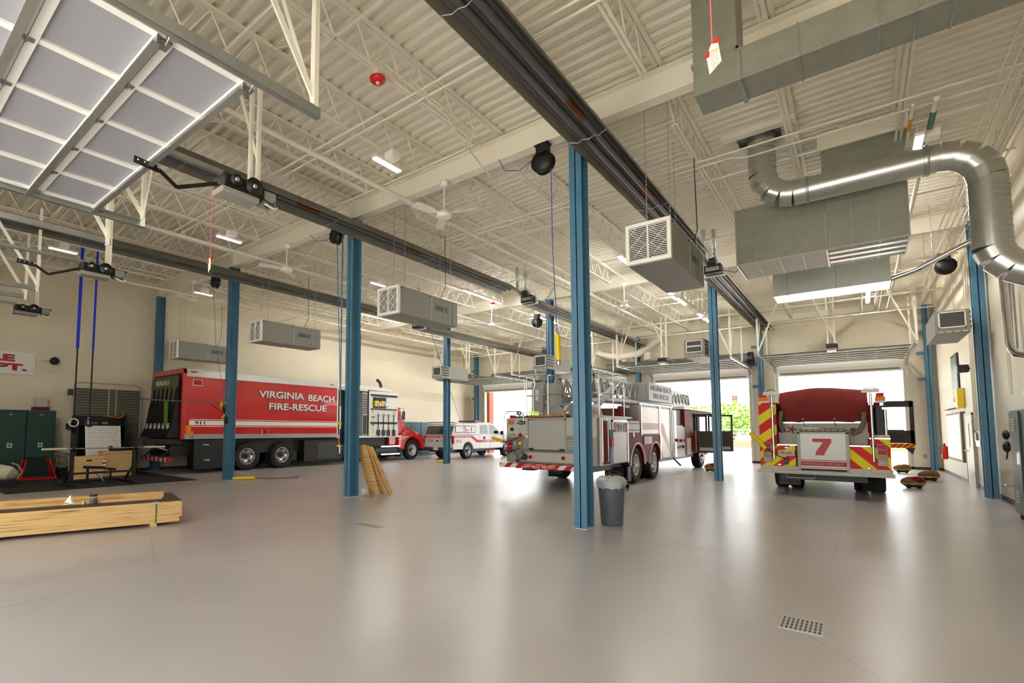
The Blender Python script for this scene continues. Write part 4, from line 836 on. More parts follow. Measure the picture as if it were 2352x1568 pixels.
text('Pierce', (-7.02, Y0 - .026, 1.655), (1, 0, 0), (0, 0, 1), .2, .06, white, T)
g = B().box(-7.34, -7.05, Y0 - .02, Y0 - .01, 1.3, 1.42, MATS['plate_cream']).build('licence_plate', T); text('143-765L', (-7.32, Y0 - .021, 1.325), (1, 0, 0), (0, 0, 1), .25, .06, darktx, g)
for (x, z, r, m, nm) in ((-6.95, 1.35, .05, rlens, 'red_light'), (-7.2, 1.5, .05, darkg, 'connector'), (-6.96, 1.13, .05, yellow, 'yellow_cap'), (-5.42, 1.13, .055, yellow, 'yellow_cap'), (-6.65, .78, .05, rlens, 'red_valve'), (-5.72, .78, .05, rlens, 'red_valve')):
    B().lathe([(0, -.06), (r * .8, -.06), (r, -.02), (r, 0)], (x, Y0, z), 'y', m, 16).build(nm, T)
tl = B().box(-7.34, -7.12, Y0 - .05, Y0 - .01, .8, 1.18, chrome).build('tail_light_cluster', T)
for i, m in enumerate((rlens, rlens, amber)): B().box(-7.32, -7.17, Y0 - .065, Y0 - .045, 1.06 - i * .12, 1.16 - i * .12, m if i != 2 else mat('dim_amber', (110, 84, 20), .2)).build('lens', tl)
for x in (-6.84, -5.58):
    b = B().box(x - .01, x + .15, Y0 - .018, Y0 - .01, 1.0, 1.24, lgrey)
    for i in range(2):
        for j in range(3): b.cyl((x + .04 + i * .06, Y0 - .018, 1.05 + j * .07), (x + .04 + i * .06, Y0 - .028, 1.05 + j * .07), .012, darkg, 8)
    b.build('switch_panel', T)
B().box(-6.8, -6.7, Y0 - .016, Y0 - .01, 1.27, 1.38, white).box(-6.8, -6.7, Y0 - .018, Y0 - .015, 1.36, 1.38, redtx).build('notice', T)
v = B().cyl((-7.1, Y0 - .2, .75), (-7.1, Y0, .75), .1, galv, 18).cyl((-7.1, Y0 - .22, .75), (-7.1, Y0 - .2, .75), .13, silver, 20).cyl((-6.95, Y0 - .12, .85), (-6.95, Y0, .85), .12, treadd, 16).cyl((-6.82, Y0 - .1, .78), (-6.82, Y0, .78), .09, darkg, 12).cyl((-7.05, Y0 - .1, 1.0), (-7.05, Y0 - .02, 1.0), .06, treadd, 12).tube([(-7.0, Y0 - .1, .95), (-7.3, Y0 - .2, .93), (-7.5, Y0 - .15, .82)], .02, navy).build('hose_inlet', T)
bs = B().box(XL - .05, X - .3, Y0 - .3, Y0, .5, .61, mstripe('chevron_bumper', (204, 26, 30), (236, 232, 222), (1, 0, -1), .34)).build('rear_step', T)
B().box(-6.72, -5.78, Y0 - .305, Y0 - .3, .51, .605, brred).build('sign_band', bs); text('KEEP BACK 500 FEET', (-6.69, Y0 - .306, .525), (1, 0, 0), (0, 0, 1), .88, .065, white, bs)
B().box(-6.8, -6.5, Y0 - .2, Y0 + .1, .44, .5, darkg).build('hitch', T)
for x in (XL, ): 
    B().tube([(x - .02, Y0 - .05, .95), (x - .03, Y0 - .12, 1.3), (x - .02, Y0 - .1, 1.85), (x + .08, Y0 - .1, 1.98), (x + .5, Y0 - .1, 1.98), (x + .58, Y0 - .1, 1.85), (x + .58, Y0 - .1, 1.72)], .016, chrome, 8).build('grab_rail', T)
B().tube([(-5.72, Y0 + .1, 1.8), (-5.7, Y0 + .1, 2.05), (-5.6, Y0 + .1, 2.13), (-5.1, Y0 + .1, 2.13), (-5.0, Y0 + .1, 2.0), (-5.0, Y0 + .1, 1.8)], .016, chrome, 8).build('grab_rail', T)
for x in (-7.0, -5.6): B().cyl((x, Y0 + .05, 1.8), (x + .04, Y0, 1.95), .012, darkg, 6).lathe([(0, -.05), (.065, -.05), (.07, 0), (.04, .05), (0, .05)], (x + .03 if x < -6 else x, Y0 - .03, 1.93), 'y', chrome, 16).build('spot_light', T)
B().box(-7.29, -7.13, Y0 - .0, Y0 + .08, 1.8, 1.88, mat('magenta_beacon', (170, 30, 70), .2)).build('beacon', T, .01)
B().cyl((-7.78, Y0 - .1, 1.27), (-7.42, Y0 - .12, 1.17), .045, yellow, 14).tube([(-7.42, Y0 - .12, 1.17), (-7.2, Y0 - .1, 1.19), (-7.0, Y0 - .03, 1.28)], .012, black, 6).build('exhaust_hose_clip', T)
# side
B().box(X, X + .012, 12.0, 12.75, .62, 1.8, tread).box(X, X + .02, 12.2, 12.6, .64, 1.72, dred).build('rear_side_panel', T)
B().box(X + .012, X + .05, 12.55, 12.8, .62, 1.5, chrome).build('chrome_box', T); B().box(X + .05, X + .08, 12.6, 12.76, 1.08, 1.28, rlens).build('side_red_light', T)
for y in (12.1, 12.45): B().cyl((X + .05, y, .7), (X + .05, y, 1.78), .014, chrome, 8).build('handrail', T)
d_ = B().box(X + .002, X + .014, 12.85, 13.9, .65, 1.62, slats).build('roll_up_door', T); B().box(X, X + .03, 12.8, 12.85, .62, 1.75, silver).box(X, X + .03, 13.9, 13.96, .62, 1.75, silver).box(X, X + .03, 12.8, 13.96, 1.7, 1.75, silver).build('door_frame', d_)
B().box(X + .014, X + .018, 12.86, 13.1, 1.44, 1.66, redtx).box(X + .014, X + .018, 13.7, 13.88, 1.44, 1.66, redtx).box(X + .014, X + .019, 12.86, 13.88, 1.52, 1.535, lgrey).box(X + .014, X + .019, 12.86, 13.88, 1.58, 1.595, lgrey).build('red_bars', d_)
B().box(X + .014, X + .0185, 13.1, 13.7, 1.43, 1.68, lgrey).build('number_panel', d_); text('911', (X + .019, 13.16, 1.45), (0, 1, 0), (0, 0, 1), .5, .2, darktx, d_)
fpoly = archpoly(13.96, 17.15, .55, 1.78, [(14.78, .6, .5), (16.42, .6, .5)])
B().prism([q for q in fpoly], 'x', X - .3, X + .004, dred).build('fender_panel', T)
B().box(X + .004, X + .012, 13.98, 14.95, 1.42, 1.74, lgrey).box(X + .012, X + .016, 13.98, 14.95, 1.48, 1.5, dred).box(X + .012, X + .016, 13.98, 14.95, 1.66, 1.68, dred).build('grey_band', T)
B().sphere((X + .01, 14.4, 1.35), .08, silver, 12, (.2, 1, 1)).build('chrome_cap', T); B().box(X + .004, X + .03, 15.3, 16.0, 1.08, 1.3, lgrey).sphere((X + .03, 15.6, 1.2), .08, MATS['plate_cream'], 12, (.1, 1, 1)).build('emblem_panel', T)
for c in (14.78, 16.42):
    B().tube([(X + .0, c + .62 * math.cos(a), .5 + .62 * math.sin(a)) for a in [PI * i / 16 for i in range(17)]], .03, MATS['white_paint'], 8).build('fender_trim', T)
    wheel(T, X - .2, c, .5, .3, 1, dual=True); wheel(T, XL + .2, c, .5, .3, -1)
B().box(X - .03, X + .01, 13.9, 14.15, .1, .5, black).build('mud_flap', T)
for x in (-5.05, -6.75):
    f = B().box(x - .45 + .1, x + .15, 13.7, 13.74, .12, .5, rubber).build('mud_flap', T); B().tube([(x - .1 + .2 * math.cos(a), 13.69, .3 + .08 * math.sin(a)) for a in [2 * PI * i / 16 for i in range(17)]], .006, lgrey, 5).build('badge_ring', f); text('Pierce', (x - .24, 13.695, .26), (1, 0, 0), (0, 0, 1), .28, .08, lgrey, f)
B().box(X - .5, X - .01, 15.0, 18.35, 1.25, 2.24, lgrey).box(X - .5, X - .01, 17.1, 18.35, .6, 1.25, lgrey).box(XL, XL + .5, 15.0, 18.35, 1.25, 2.24, lgrey).box(XL + .4, X - .4, 13.9, 21.0, .7, 1.7, darkg).build('mid_body', T)
B().box(X - .5, X + .01, 14.96, 15.0, 1.75, 2.26, treadd).box(X - .5, X + .02, 14.96, 18.36, 2.24, 2.28, silver).build('body_cap', T)
for (y0, y1, z0) in ((15.1, 16.78, 1.38), (16.9, 18.05, .6)):
    d_ = B().box(X, X + .012, y0, y1, z0, 2.17, slats).build('roll_up_door', T); B().box(X, X + .028, y0 - .06, y0, z0 - .04, 2.22, silver).box(X, X + .028, y1, y1 + .06, z0 - .04, 2.22, silver).box(X, X + .03, y0, y1, z0 - .04, z0, darkg).build('door_frame', d_)
op = mat('peach_stripe', (206, 158, 120), .4)
B().box(X + .012, X + .016, 15.15, 16.78, 1.5, 1.7, op).box(X + .016, X + .018, 15.15, 16.78, 1.57, 1.585, lgrey).box(X + .016, X + .018, 15.15, 16.78, 1.62, 1.635, lgrey).prism([(16.9, 1.5), (16.9, 1.7), (17.2, 1.7), (17.9, .95), (17.9, .75)], 'x', X + .012, X + .016, op).build('stripe', T)
B().box(X + .0, X + .12, 18.15, 18.33, .6, 2.15, chrome).build('corner_post', T); B().sphere((X + .13, 18.25, 1.16), .06, rlens, 10).build('side_red_light', T); B().tube([(X + .1, 18.0, .55), (X + .15, 18.6, .3)], .03, darkg).build('outrigger_step', T)
B().box(X - .6, X + .0, 18.4, 19.9, .55, 1.6, lgrey).box(X - .6, X - .05, 18.4, 20.2, 1.6, 1.66, white).build('pump_panel', T)
for i in range(8): B().cyl((X, 18.7 + (i % 4) * .28, .9 + (i // 4) * .22), (X + .06, 18.7 + (i % 4) * .28, .9 + (i // 4) * .22), .05, chrome if i % 3 else black, 12).build('valve', T)
B().box(X - .7, X - .1, 18.6, 19.9, 1.68, 2.2, darkg).box(X - .1, X - .08, 18.7, 19.2, 1.75, 2.1, lgrey).build('hose_well', T)
B().box(X - .3, X + .01, 19.9, 21.0, .6, 2.2, dred).box(X + .01, X + .014, 19.9, 21.0, 1.35, 1.55, dred).box(X + .01, X + .016, 20.1, 20.7, .6, 1.2, MATS['plate_cream']).build('cab_side', T)
B().prism([(20.0, .6), (21.0, .6), (21.9, .6), (21.9, 1.0), (23.1, 1.0), (23.1, .6), (24.6, .6), (24.7, 1.6), (24.5, 2.25), (20.0, 2.25)], 'x', XL + .05, X - .04, dred).build('cab', T, .03)
B().prism([(21.0, 1.45), (21.0, 2.15), (21.7, 2.15), (21.7, 1.45)], 'x', X - .045, X - .02, glass).prism([(22.2, 1.45), (22.2, 2.15), (24.3, 2.1), (24.4, 1.45)], 'x', X - .045, X - .02, glass).build('cab_window', T)
B().box(XL, X, 19.9, 24.8, 2.25, 2.31, white).build('cab_roof', T); B().box(XL + .3, X - .4, 21.5, 22.0, 2.31, 2.42, lgrey).box(XL + .5, X - .7, 23.9, 24.3, 2.31, 2.42, darkg).build('roof_light_bar', T)
wheel(T, X - .18, 22.5, .5, .3, 1, chrome); wheel(T, XL + .2, 22.5, .5, .3, -1)
B().tube([(X + .0, 22.5 + .6 * math.cos(a), .5 + .6 * math.sin(a)) for a in [PI * i / 14 for i in range(15)]], .035, chrome, 8).build('fender_trim', T)
for (yy, w) in ((21.6, .85), (23.6, .9)):
    q = B().box(X, X + w, yy, yy + .06, .62, 1.45, mat('door_lining', (58, 48, 40), .6) if 'door_lining' not in MATS else MATS['door_lining']).box(X, X + w, yy, yy + .06, 2.05, 2.12, black).box(X, X + .06, yy, yy + .06, 1.45, 2.1, black).box(X + w - .06, X + w, yy, yy + .06, 1.45, 2.1, black).box(X + .1, X + w - .1, yy - .01, yy, .7, .82, lgrey).build('open_cab_door', T)
B().box(XL + .2, X - .2, 12.0, 24.4, .45, .72, black).build('chassis', T)
B().box(XL + .1, X - .1, 11.95, 14.95, 1.8, 1.86, treadd).build('deck', T)
# turntable, rails, ladder
B().lathe([(0, .3), (.75, .3), (.8, .1), (.85, 0)], (-6.1, 13.2, 1.86), 'z', lgrey, 28).build('turntable', T)
cx = B().box(-7.02, -6.68, 12.6, 13.0, 2.0, 2.8, lgrey).build('control_cabinet', T, .01); B().box(-6.9, -6.8, 12.59, 12.6, 2.3, 2.6, fixw).cyl((-6.86, 12.59, 2.24), (-6.86, 12.58, 2.24), .01, black, 6).build('cabinet_label', cx); B().box(-6.66, -6.4, 12.75, 13.2, 2.0, 2.78, lgrey).build('control_cabinet', T, .01)
cs = B().box(-6.15, -5.5, 12.45, 12.8, 1.95, 2.2, treadd).build('pedestal_box', T, .01)
for x in (-6.05, -5.62): B().cyl((x, 12.44, 2.07), (x, 12.46, 2.07), .07, darkg, 18).build('gauge', cs)
for x in (-5.85, -5.6): B().lathe([(0, -.08), (.09, -.08), (.1, -.02), (.05, .08), (0, .09)], (x, 12.5, 2.38), 'y', chrome, 16).build('work_light', T)
rail = [(-6.95, 12.2), (-6.28, 12.15), (-5.3, 12.2), (-4.95, 12.3), (-4.9, 13.1), (-4.9, 13.9)]
for x, y in rail: B().cyl((x, y, 1.86), (x, y, 2.92), .018, chrome, 8).build('rail_post', T)
for z in (2.42, 2.92): B().tube([(x, y, z) for x, y in ([(-7.0, 12.9)] if z > 2.5 else [(-6.95, 12.6)]) + rail], .018, chrome, 8).build('guard_rail', T)
for x in (-7.05, -6.75): B().tube([(x, 12.2, 1.86), (x, 12.2, 2.55), (x + .06, 12.2, 2.7), (x + .02, 12.2, 2.92)], .014, chrome, 6).build('ladder_handrail', T)
def L3(t, x, h): return (x, 13.0 + t * 11.2, 2.38 + h + t * .15)
for sx in (-1, 1):
    b = B(); xx = -6.1 + sx * .42
    b.bar(L3(0, xx, 0), L3(1, xx, 0), .09, .09, lgrey); b.bar(L3(.02, xx, .62), L3(.98, xx, .5), .07, .08, lgrey)
    n = 22
    for i in range(n): b.bar(L3(i / n, xx, .04), L3((i + .5) / n, xx, .58), .045, .05, lgrey, (1, 0, 0)); b.bar(L3((i + .5) / n, xx, .58), L3((i + 1) / n, xx, .04), .045, .05, lgrey, (1, 0, 0))
    b.build('ladder_truss', T)
    b = B(); xx = -6.1 + sx * .3; b.bar(L3(.03, xx, .12), L3(1.02, xx, .1), .06, .07, silver); b.bar(L3(.05, xx, .5), L3(1.0, xx, .4), .05, .06, silver)
    for i in range(n): b.bar(L3(.04 + i / n * .95, xx, .14), L3(.04 + (i + .5) / n * .95, xx, .46), .03, .035, silver, (1, 0, 0)); b.bar(L3(.04 + (i + .5) / n * .95, xx, .46), L3(.04 + (i + 1) / n * .95, xx, .14), .03, .035, silver, (1, 0, 0))
    b.build('fly_ladder_truss', T)
b = B()
for i in range(30): b.cyl(L3(.03 + i / 31, -6.4, .14), L3(.03 + i / 31, -5.8, .14), .018, silver, 6)
b.build('ladder_rungs', T)
for sx in (-1, 1): xx = -6.1 + sx * .5; B().bar((xx, 12.75, 2.3), (xx, 13.5, 3.05), .12, .1, lgrey, (1, 0, 0)).bar((xx, 13.4, 3.05), (xx, 13.9, 2.2), .1, .1, lgrey, (1, 0, 0)).bar((xx, 12.7, 2.25), (xx, 13.8, 2.35), .1, .12, lgrey, (1, 0, 0)).build('cradle_frame', T)
for sx in (-1, 1): xx = -6.1 + sx * .52; B().cyl((xx, 13.3, 2.0), (xx, 14.9, 2.75), .1, lgrey, 14).cyl((xx, 14.9, 2.75), (xx, 15.3, 2.93), .06, chrome, 12).build('lift_cylinder', T)
sb = B().box(-5.42, -5.32, 17.45, 20.15, 2.47, 3.08, lgrey).box(-6.7, -5.4, 17.4, 17.5, 2.47, 3.08, lgrey).build('ladder_sign_box', T, .01)
text('VIRGINIA BEACH', (-5.32, 17.6, 2.83), (0, 1, 0), (0, 0, 1), 2.45, .17, darktx, sb); text('FIRE-RESCUE', (-5.32, 17.9, 2.57), (0, 1, 0), (0, 0, 1), 1.85, .17, darktx, sb)
B().box(-6.5, -5.7, 24.1, 24.3, 2.55, 3.05, lgrey).tube([(-6.1, 24.3, 2.7), (-6.1, 24.9, 2.95)], .06, silver).box(-6.2, -5.9, 24.6, 25.0, 2.9, 3.0, darkg).build('ladder_tip_nozzle', T)
B().cyl((-5.2, 14.6, 1.95), (-5.2, 14.6, 2.12), .03, chrome, 8).box(-5.3, -5.0, 14.55, 14.65, 2.12, 2.2, fixw).build('scene_lamp', T); B().box(-5.6, -5.25, 14.0, 14.7, 1.86, 2.1, mat('brown_box', (120, 74, 40), .6)).box(-5.2, -5.1, 14.2, 14.6, 1.86, 2.15, dred).build('deck_load', T)

# ---- fire engine 7
X = .5; XL = -1.86; Y0 = 14.5
T = thing('fire_engine', 'fire engine number 7 with red and yellow chevrons and red hose cover', 'fire engine', (-.68, 14.5, 0))
mstripe('chev_l', (226, 30, 22), (246, 228, 20), (1, 0, -1.2), .42, .1); mstripe('chev_r', (226, 30, 22), (246, 228, 20), (-1, 0, -1.0), .46, .0)
mstripe('chev_t', (226, 18, 16), (250, 232, 16), (-.72, 0, .92), .44, .2)
B().box(XL + .02, X - .02, Y0 + .05, 16.2, .6, 1.15, dred).box(XL + .02, XL + .36, Y0 + .05, 20.6, 1.15, 2.16, dred).box(X - .36, X - .02, Y0 + .05, 20.6, 1.15, 1.33, dred).box(XL + .3, X - .3, Y0 + .4, 20.6, .8, 1.7, dred).build('body', T, .01)
B().box(XL, XL + .35, Y0, Y0 + .05, 1.15, 2.16, MATS['chev_t']).build('chevron_panel', T)
B().box(XL, XL + .7, Y0, Y0 + .05, .6, 1.15, MATS['chev_l']).build('chevron_panel', T); B().box(-.18, X, Y0, Y0 + .05, .6, 1.15, MATS['chev_r']).box(.17, X, Y0, Y0 + .05, 1.15, 1.32, MATS['chev_r']).build('chevron_panel', T)
B().box(XL + .35, -1.12, Y0 - .01, Y0 + .06, 1.14, 1.17, silver).box(-.19, .17, Y0 - .01, Y0 + .06, 1.14, 1.17, silver).box(.16, X + .01, Y0 - .01, Y0 + .06, 1.31, 1.34, silver).build('trim', T)
B().box(XL + .36, -1.1, Y0 + .3, Y0 + .34, 1.16, 1.45, tread).box(-.2, .17, Y0 + .3, Y0 + .34, 1.16, 1.45, tread).box(XL + .4, .15, Y0 + .35, Y0 + .4, 1.4, 1.68, tread).box(XL + .42, .1, Y0 + .3, Y0 + .4, 1.66, 1.7, silver).build('tread_bulkhead', T)
rd = B().box(-1.06, -.24, Y0 - .04, Y0 + .3, .62, 1.42, slats).build('roll_up_door', T)
B().box(-1.12, -1.06, Y0 - .06, Y0 + .3, .58, 1.45, galvd).box(-.24, -.18, Y0 - .06, Y0 + .3, .58, 1.45, galvd).box(-1.12, -.18, Y0 - .06, Y0 + .3, 1.42, 1.46, galvd).build('door_frame', rd)
B().box(-1.06, -.24, Y0 - .045, Y0 - .04, .69, .79, redtx).box(-1.06, -.24, Y0 - .045, Y0 - .04, .81, .825, redtx).box(-1.06, -.24, Y0 - .045, Y0 - .04, .645, .655, redtx).build('red_band', rd); text('KEEP BACK 500 FEET', (-1.01, Y0 - .046, .715), (1, 0, 0), (0, 0, 1), .72, .05, lgrey, rd)
B().add([(-.83, Y0 - .046, 1.31), (-.49, Y0 - .046, 1.31), (-.49, Y0 - .046, 1.23), (-.62, Y0 - .046, .97), (-.62, Y0 - .046, .93), (-.79, Y0 - .046, .93), (-.77, Y0 - .046, 1.02), (-.64, Y0 - .046, 1.23), (-.83, Y0 - .046, 1.23)], [(0, 8, 7, 6, 5, 4, 3, 2, 1)], mat('numeral_red', (196, 66, 70), .5)).build('numeral', rd)
al = B().box(-1.06, -.24, Y0 - .02, Y0 + .08, 1.47, 1.53, black).build('arrow_light_bar', T)
for i in range(7): B().box(-1.03 + i * .112, -.94 + i * .112, Y0 - .03, Y0 - .02, 1.485, 1.52, mat('dim_amber2', (170, 110, 20), .3) if i == 0 else MATS['dim_amber2']).build('lamp', al)
B().box(XL - .02, X + .04, Y0 - .25, Y0 + .05, .5, .58, tread).build('tailboard', T, .01); B().box(XL, -1.12, Y0 - .06, Y0, .56, .66, tread).box(-.18, X + .02, Y0 - .06, Y0, .56, .66, tread).build('kick_plate', T)
B().box(-1.12, -.18, Y0 - .02, Y0 + .3, .5, .6, darkg).build('recess', T)
for x0, x1 in ((-1.79, -1.62), (.28, .44)):
    q = B().box(x0, x1, Y0 - .04, Y0, .74, 1.2, galvd).build('tail_light_cluster', T)
    for i, m in enumerate((rlens, rlens, amber, lgrey)): B().box(x0 + .012, x1 - .012, Y0 - .055, Y0 - .035, 1.095 - i * .115, 1.19 - i * .115, m if i != 2 else MATS['dim_amber2']).build('lens', q)
g = B().box(-1.49, -1.18, Y0 - .02, Y0 - .005, .9, 1.03, MATS['plate_cream']).build('licence_plate', T); text('149-646L', (-1.46, Y0 - .021, .93), (1, 0, 0), (0, 0, 1), .25, .07, darktx, g)
B().box(-1.38, -1.3, Y0 - .05, Y0, .7, .86, black).box(-1.37, -1.31, Y0 - .06, Y0 - .05, .76, .84, rlens).build('control_box', T)
for x, z in ((-1.33, 1.09), (-1.48, .69), (.14, .68)): B().sphere((x, Y0 - .01, z), .05, chrome, 12, (1, .2, .5)).build('chrome_badge', T)
for x in (-1.57, .22): B().cyl((x, Y0 - .1, .83), (x, Y0 - .1, 2.3), .026, chrome, 10).box(x - .04, x + .04, Y0 - .1, Y0, 1.14, 1.19, darkg).box(x - .04, x + .04, Y0 - .1, Y0, 2.05, 2.1, chrome).build('hand_pole', T)
for x0, x1, z in ((-1.74, -1.44, 2.34), (.07, .37, 2.32)): B().box(x0, x1, Y0 - .12, Y0 - .04, z, z + .08, fixw).tube([((x0 + x1) / 2 - .1, Y0 - .05, z + .08), ((x0 + x1) / 2, Y0 - .05, z + .13), ((x0 + x1) / 2 + .1, Y0 - .05, z + .08)], .008, black, 5).build('flood_light', T)
for x0, x1, z in ((-1.85, -1.66, 2.2), (.29, .46, 2.14)): q = B().box(x0, x1, Y0 - .02, Y0 + .1, z, z + .09, amber).build('amber_beacon', T, .01); B().box(x0 + .02, x1 - .02, Y0, Y0 + .1, z + .09, z + .17, rlens).box(x0, x1, Y0 - .02, Y0 + .1, z - .04, z, fixw).build('red_beacon', T)
# hose bed cover
ty = Y0 + .25; xs_ = [-1.45, -1.42, -1.3, -1.1, -.9, -.68, -.4, -.1, .1, .17]; tp = [2.4, 2.4, 2.42, 2.45, 2.48, 2.49, 2.47, 2.43, 2.4, 2.38]; bt = [2.0, 1.85, 1.72, 1.68, 1.72, 1.70, 1.70, 1.68, 1.75, 1.95]
vs = []; fs = []; K = 9
for i, x in enumerate(xs_):
    for k in range(K):
        t = k / (K - 1); z = tp[i] + (bt[i] - tp[i]) * t; y = ty - .12 * math.sin(PI * min(1, t * 1.05)) + .02 * math.sin(i * 2.3 + k)
        vs.append((x, y, z))
    for k in range(2): vs.append((x, ty + .5 + k * 5, tp[i]))
n = K + 2
for i in range(len(xs_) - 1):
    for k in range(K - 1): fs.append((i * n + k, i * n + k + 1, (i + 1) * n + k + 1, (i + 1) * n + k))
    fs += [(i * n, (i + 1) * n, (i + 1) * n + K, i * n + K), (i * n + K, (i + 1) * n + K, (i + 1) * n + K + 1, i * n + K + 1)]
B().add(vs, fs, tarp, True).build('hose_cover', T)
B().box(-1.42, .14, ty + .02, 20, 1.7, 2.38, mat('dark_hose', (70, 60, 40), .9)).build('hose_bed', T)
for x in (-1.0, -.42): B().tube([(x, ty - .08, 1.74), (x, ty - .02, 1.66), (x + .02, ty, 1.58)], .006, black, 5).sphere((x, ty - .1, 1.76), .025, chrome, 8).build('tie_down', T)
B().sphere((-1.0, Y0 + .33, 1.6), .12, white, 16, (1, .1, .4)).build('maker_badge', T); text('Pierce', (-1.08, Y0 + .315, 1.58), (1, 0, 0), (0, 0, 1), .17, .05, darktx, T)
for i in range(5): a = i * 2 * PI / 5; B().bar((-1.23, Y0 + .25, 1.52), (-1.23 + .1 * math.cos(a), Y0 + .22, 1.52 + .1 * math.sin(a)), .02, .02, rlens if i % 2 else black, (0, 1, 0)).build('valve_wheel', T)
B().cyl((-.1, Y0 + .15, 1.5), (-.1, Y0 + .3, 1.5), .06, darkg, 14).build('valve', T); B().tube([(.1, Y0 + .2, 1.9), (.08, Y0 + .15, 1.65), (.0, Y0 + .18, 1.48), (-.12, Y0 + .2, 1.42)], .05, mat('hose_grey', (120, 112, 90), .9), 10).build('hose_end', T); B().tube([(-1.42, Y0 + .2, 1.95), (-1.45, Y0 + .15, 1.7), (-1.4, Y0 + .2, 1.45)], .05, MATS['hose_grey'], 10).build('hose_end', T)
B().box(-1.0, -.68, Y0 + .05, Y0 + .3, 1.53, 1.56, treadd).build('step', T); 
# right side gear, open door
B().box(.24, X, Y0 + .1, 15.6, 1.34, 1.4, tread).box(.3, X - .02, Y0 + .3, 20.5, 1.4, 2.05, black).build('side_rack', T)
for y, r in ((Y0 + .2, .03), (Y0 + .45, .03), (Y0 + .7, .03)): B().cyl((.45, y, 1.4), (.45, y, 1.98), r, chrome, 10).box(.4, .5, y - .03, y + .03, 1.96, 2.0, chrome).build('strut', T)
dr = B().box(.55, 1.15, 19.0, 19.08, 1.15, 1.5, MATS['door_lining']).box(.55, 1.15, 19, 19.08, 2.15, 2.32, black).box(.55, .62, 19, 19.08, 1.5, 2.2, black).box(1.08, 1.17, 19, 19.08, 1.1, 2.3, black).box(.6, .95, 18.98, 19.0, 1.42, 1.52, darkg).build('open_cab_door', T)
B().box(.55, 1.15, 18.97, 19.0, 1.02, 1.14, mstripe('hazard', (246, 200, 20), (196, 40, 20), (1, 0, -1), .12)).build('hazard_edge', dr); B().prism([(.95, 1.02), (1.15, 1.02), (1.1, .85)], 'y', 18.97, 19.05, black).build('step_bracket', dr)
B().box(XL + .02, X - .02, 19.0, 22.4, .6, 2.3, dred).build('cab', T, .02)
for x, s in ((-1.52, -1), (.2, 1)): wheel(T, x + .1 * s, 16.5, .48, .28, s, dual=True); wheel(T, x + .1 * s, 20.9, .48, .28, s)
B().box(.0, .42, 15.95, 15.98, .05, .5, rubber).build('mud_flap', T); B().box(-1.65, -1.2, 15.95, 15.98, .1, .5, darkg).build('mud_flap', T)
B().box(XL + .4, X - .4, Y0 + .1, 22, .35, .6, black).build('chassis', T); B().tube([(-1.35, Y0 - .05, .5), (-1.35, Y0 - .05, .4), (-.82, Y0 - .05, .4), (-.82, Y0 - .05, .5)], .014, lgrey, 6).build('hanging_step', T)
B().cyl((-2.05, Y0 + .0, 1.43), (-1.72, Y0 - .15, 1.05), .05, yellow, 12).tube([(-1.75, Y0 - .15, 1.1), (-1.5, Y0 - .1, .9), (-1.3, Y0 - .05, .8)], .01, black, 6).build('exhaust_hose_clip', T)

# ------------------------------------------------------------------ training corner
tag(B().box(-19.3, -14.85, 2.6, 6.95, 0, .012, rubber).build('rubber_mat'), 'black rubber gym mat spread under the squat rack', 'mat')
o = thing('squat_rack', 'black steel squat rack standing on the gym mat', 'rack', (-15.5, 4.6, 0))
for y in (3.95, 5.38):
    B().box(-15.34, -15.26, y - .04, y + .04, .01, 1.35, black).build('upright', o)
    B().box(-16.5, -15.1, y - .045, y + .045, .012, .08, black).bar((-15.3, y, .5), (-15.9, y, .08), .05, .05, black).build('foot', o)
    B().box(-15.25, -15.17, y - .03, y + .03, .92, .96, black).box(-15.19, -15.17, y - .03, y + .03, .92, 1.05, black).build('bar_hook', o)
B().box(-15.33, -15.27, 3.95, 5.38, .32, .37, black).box(-16.5, -16.42, 3.95, 5.38, .012, .07, black).build('crossbar', o)
o = thing('barbell', 'empty steel barbell resting across the squat rack', 'barbell', (-15.22, 4.7, .98))
B().cyl((-15.22, 3.8, .98), (-15.22, 5.6, .98), .014, silver, 10).build('shaft', o)
for a, c in ((3.3, 3.82), (5.58, 6.15)): B().cyl((-15.22, a, .98), (-15.22, c, .98), .025, MATS['plate_cream'], 12).cyl((-15.22, c if a < 4 else a, .98), (-15.22, (c if a < 4 else a) + .03, .98), .04, silver, 12).build('sleeve', o)
o = thing('weight_bench', 'low black padded weight bench in front of the plywood boxes', 'bench', (-16.0, 4.8, 0))
B().bar((-16, 4.42, .45), (-16, 4.85, .42), .28, .07, black, (0, 0, 1)).bar((-16, 4.88, .4), (-16, 5.15, .36), .26, .06, black, (0, 0, 1)).build('seat_pad', o, .015)
B().bar((-16, 4.5, .42), (-16, 4.5, .03), .05, .05, black).box(-16.2, -15.8, 4.46, 4.54, .012, .05, black).bar((-16, 5.05, .36), (-16, 5.05, .03), .04, .04, black).bar((-16, 4.6, .4), (-16, 4.9, .05), .04, .03, silver).box(-16.15, -15.85, 4.98, 5.1, .012, .05, black).build('frame', o)
tag(B().cyl((-16.0, 4.88, .47), (-16.0, 4.88, .62), .04, white, 12).cyl((-16, 4.88, .52), (-16, 4.88, .57), .042, rlens, 12).build('drink_bottle'), 'small white bottle with red band on the weight bench', 'bottle')
ply = mwood('plywood', (226, 190, 130), (204, 160, 98), (1, 1, 6), 2.5)
def plybox(x, y0, y1, d, h, label, slot):
    o = thing('plyometric_box', label, 'wooden box', (x, y0, .012), 'plywood jump boxes')
    B().box(x - d, x, y0, y1, .012, h, ply).build('panels', o, .004)
    if slot: B().box(x - .002, x + .003, (y0 + y1) / 2 - .07, (y0 + y1) / 2 + .07, h - .14, h - .09, black).build('hand_slot', o)
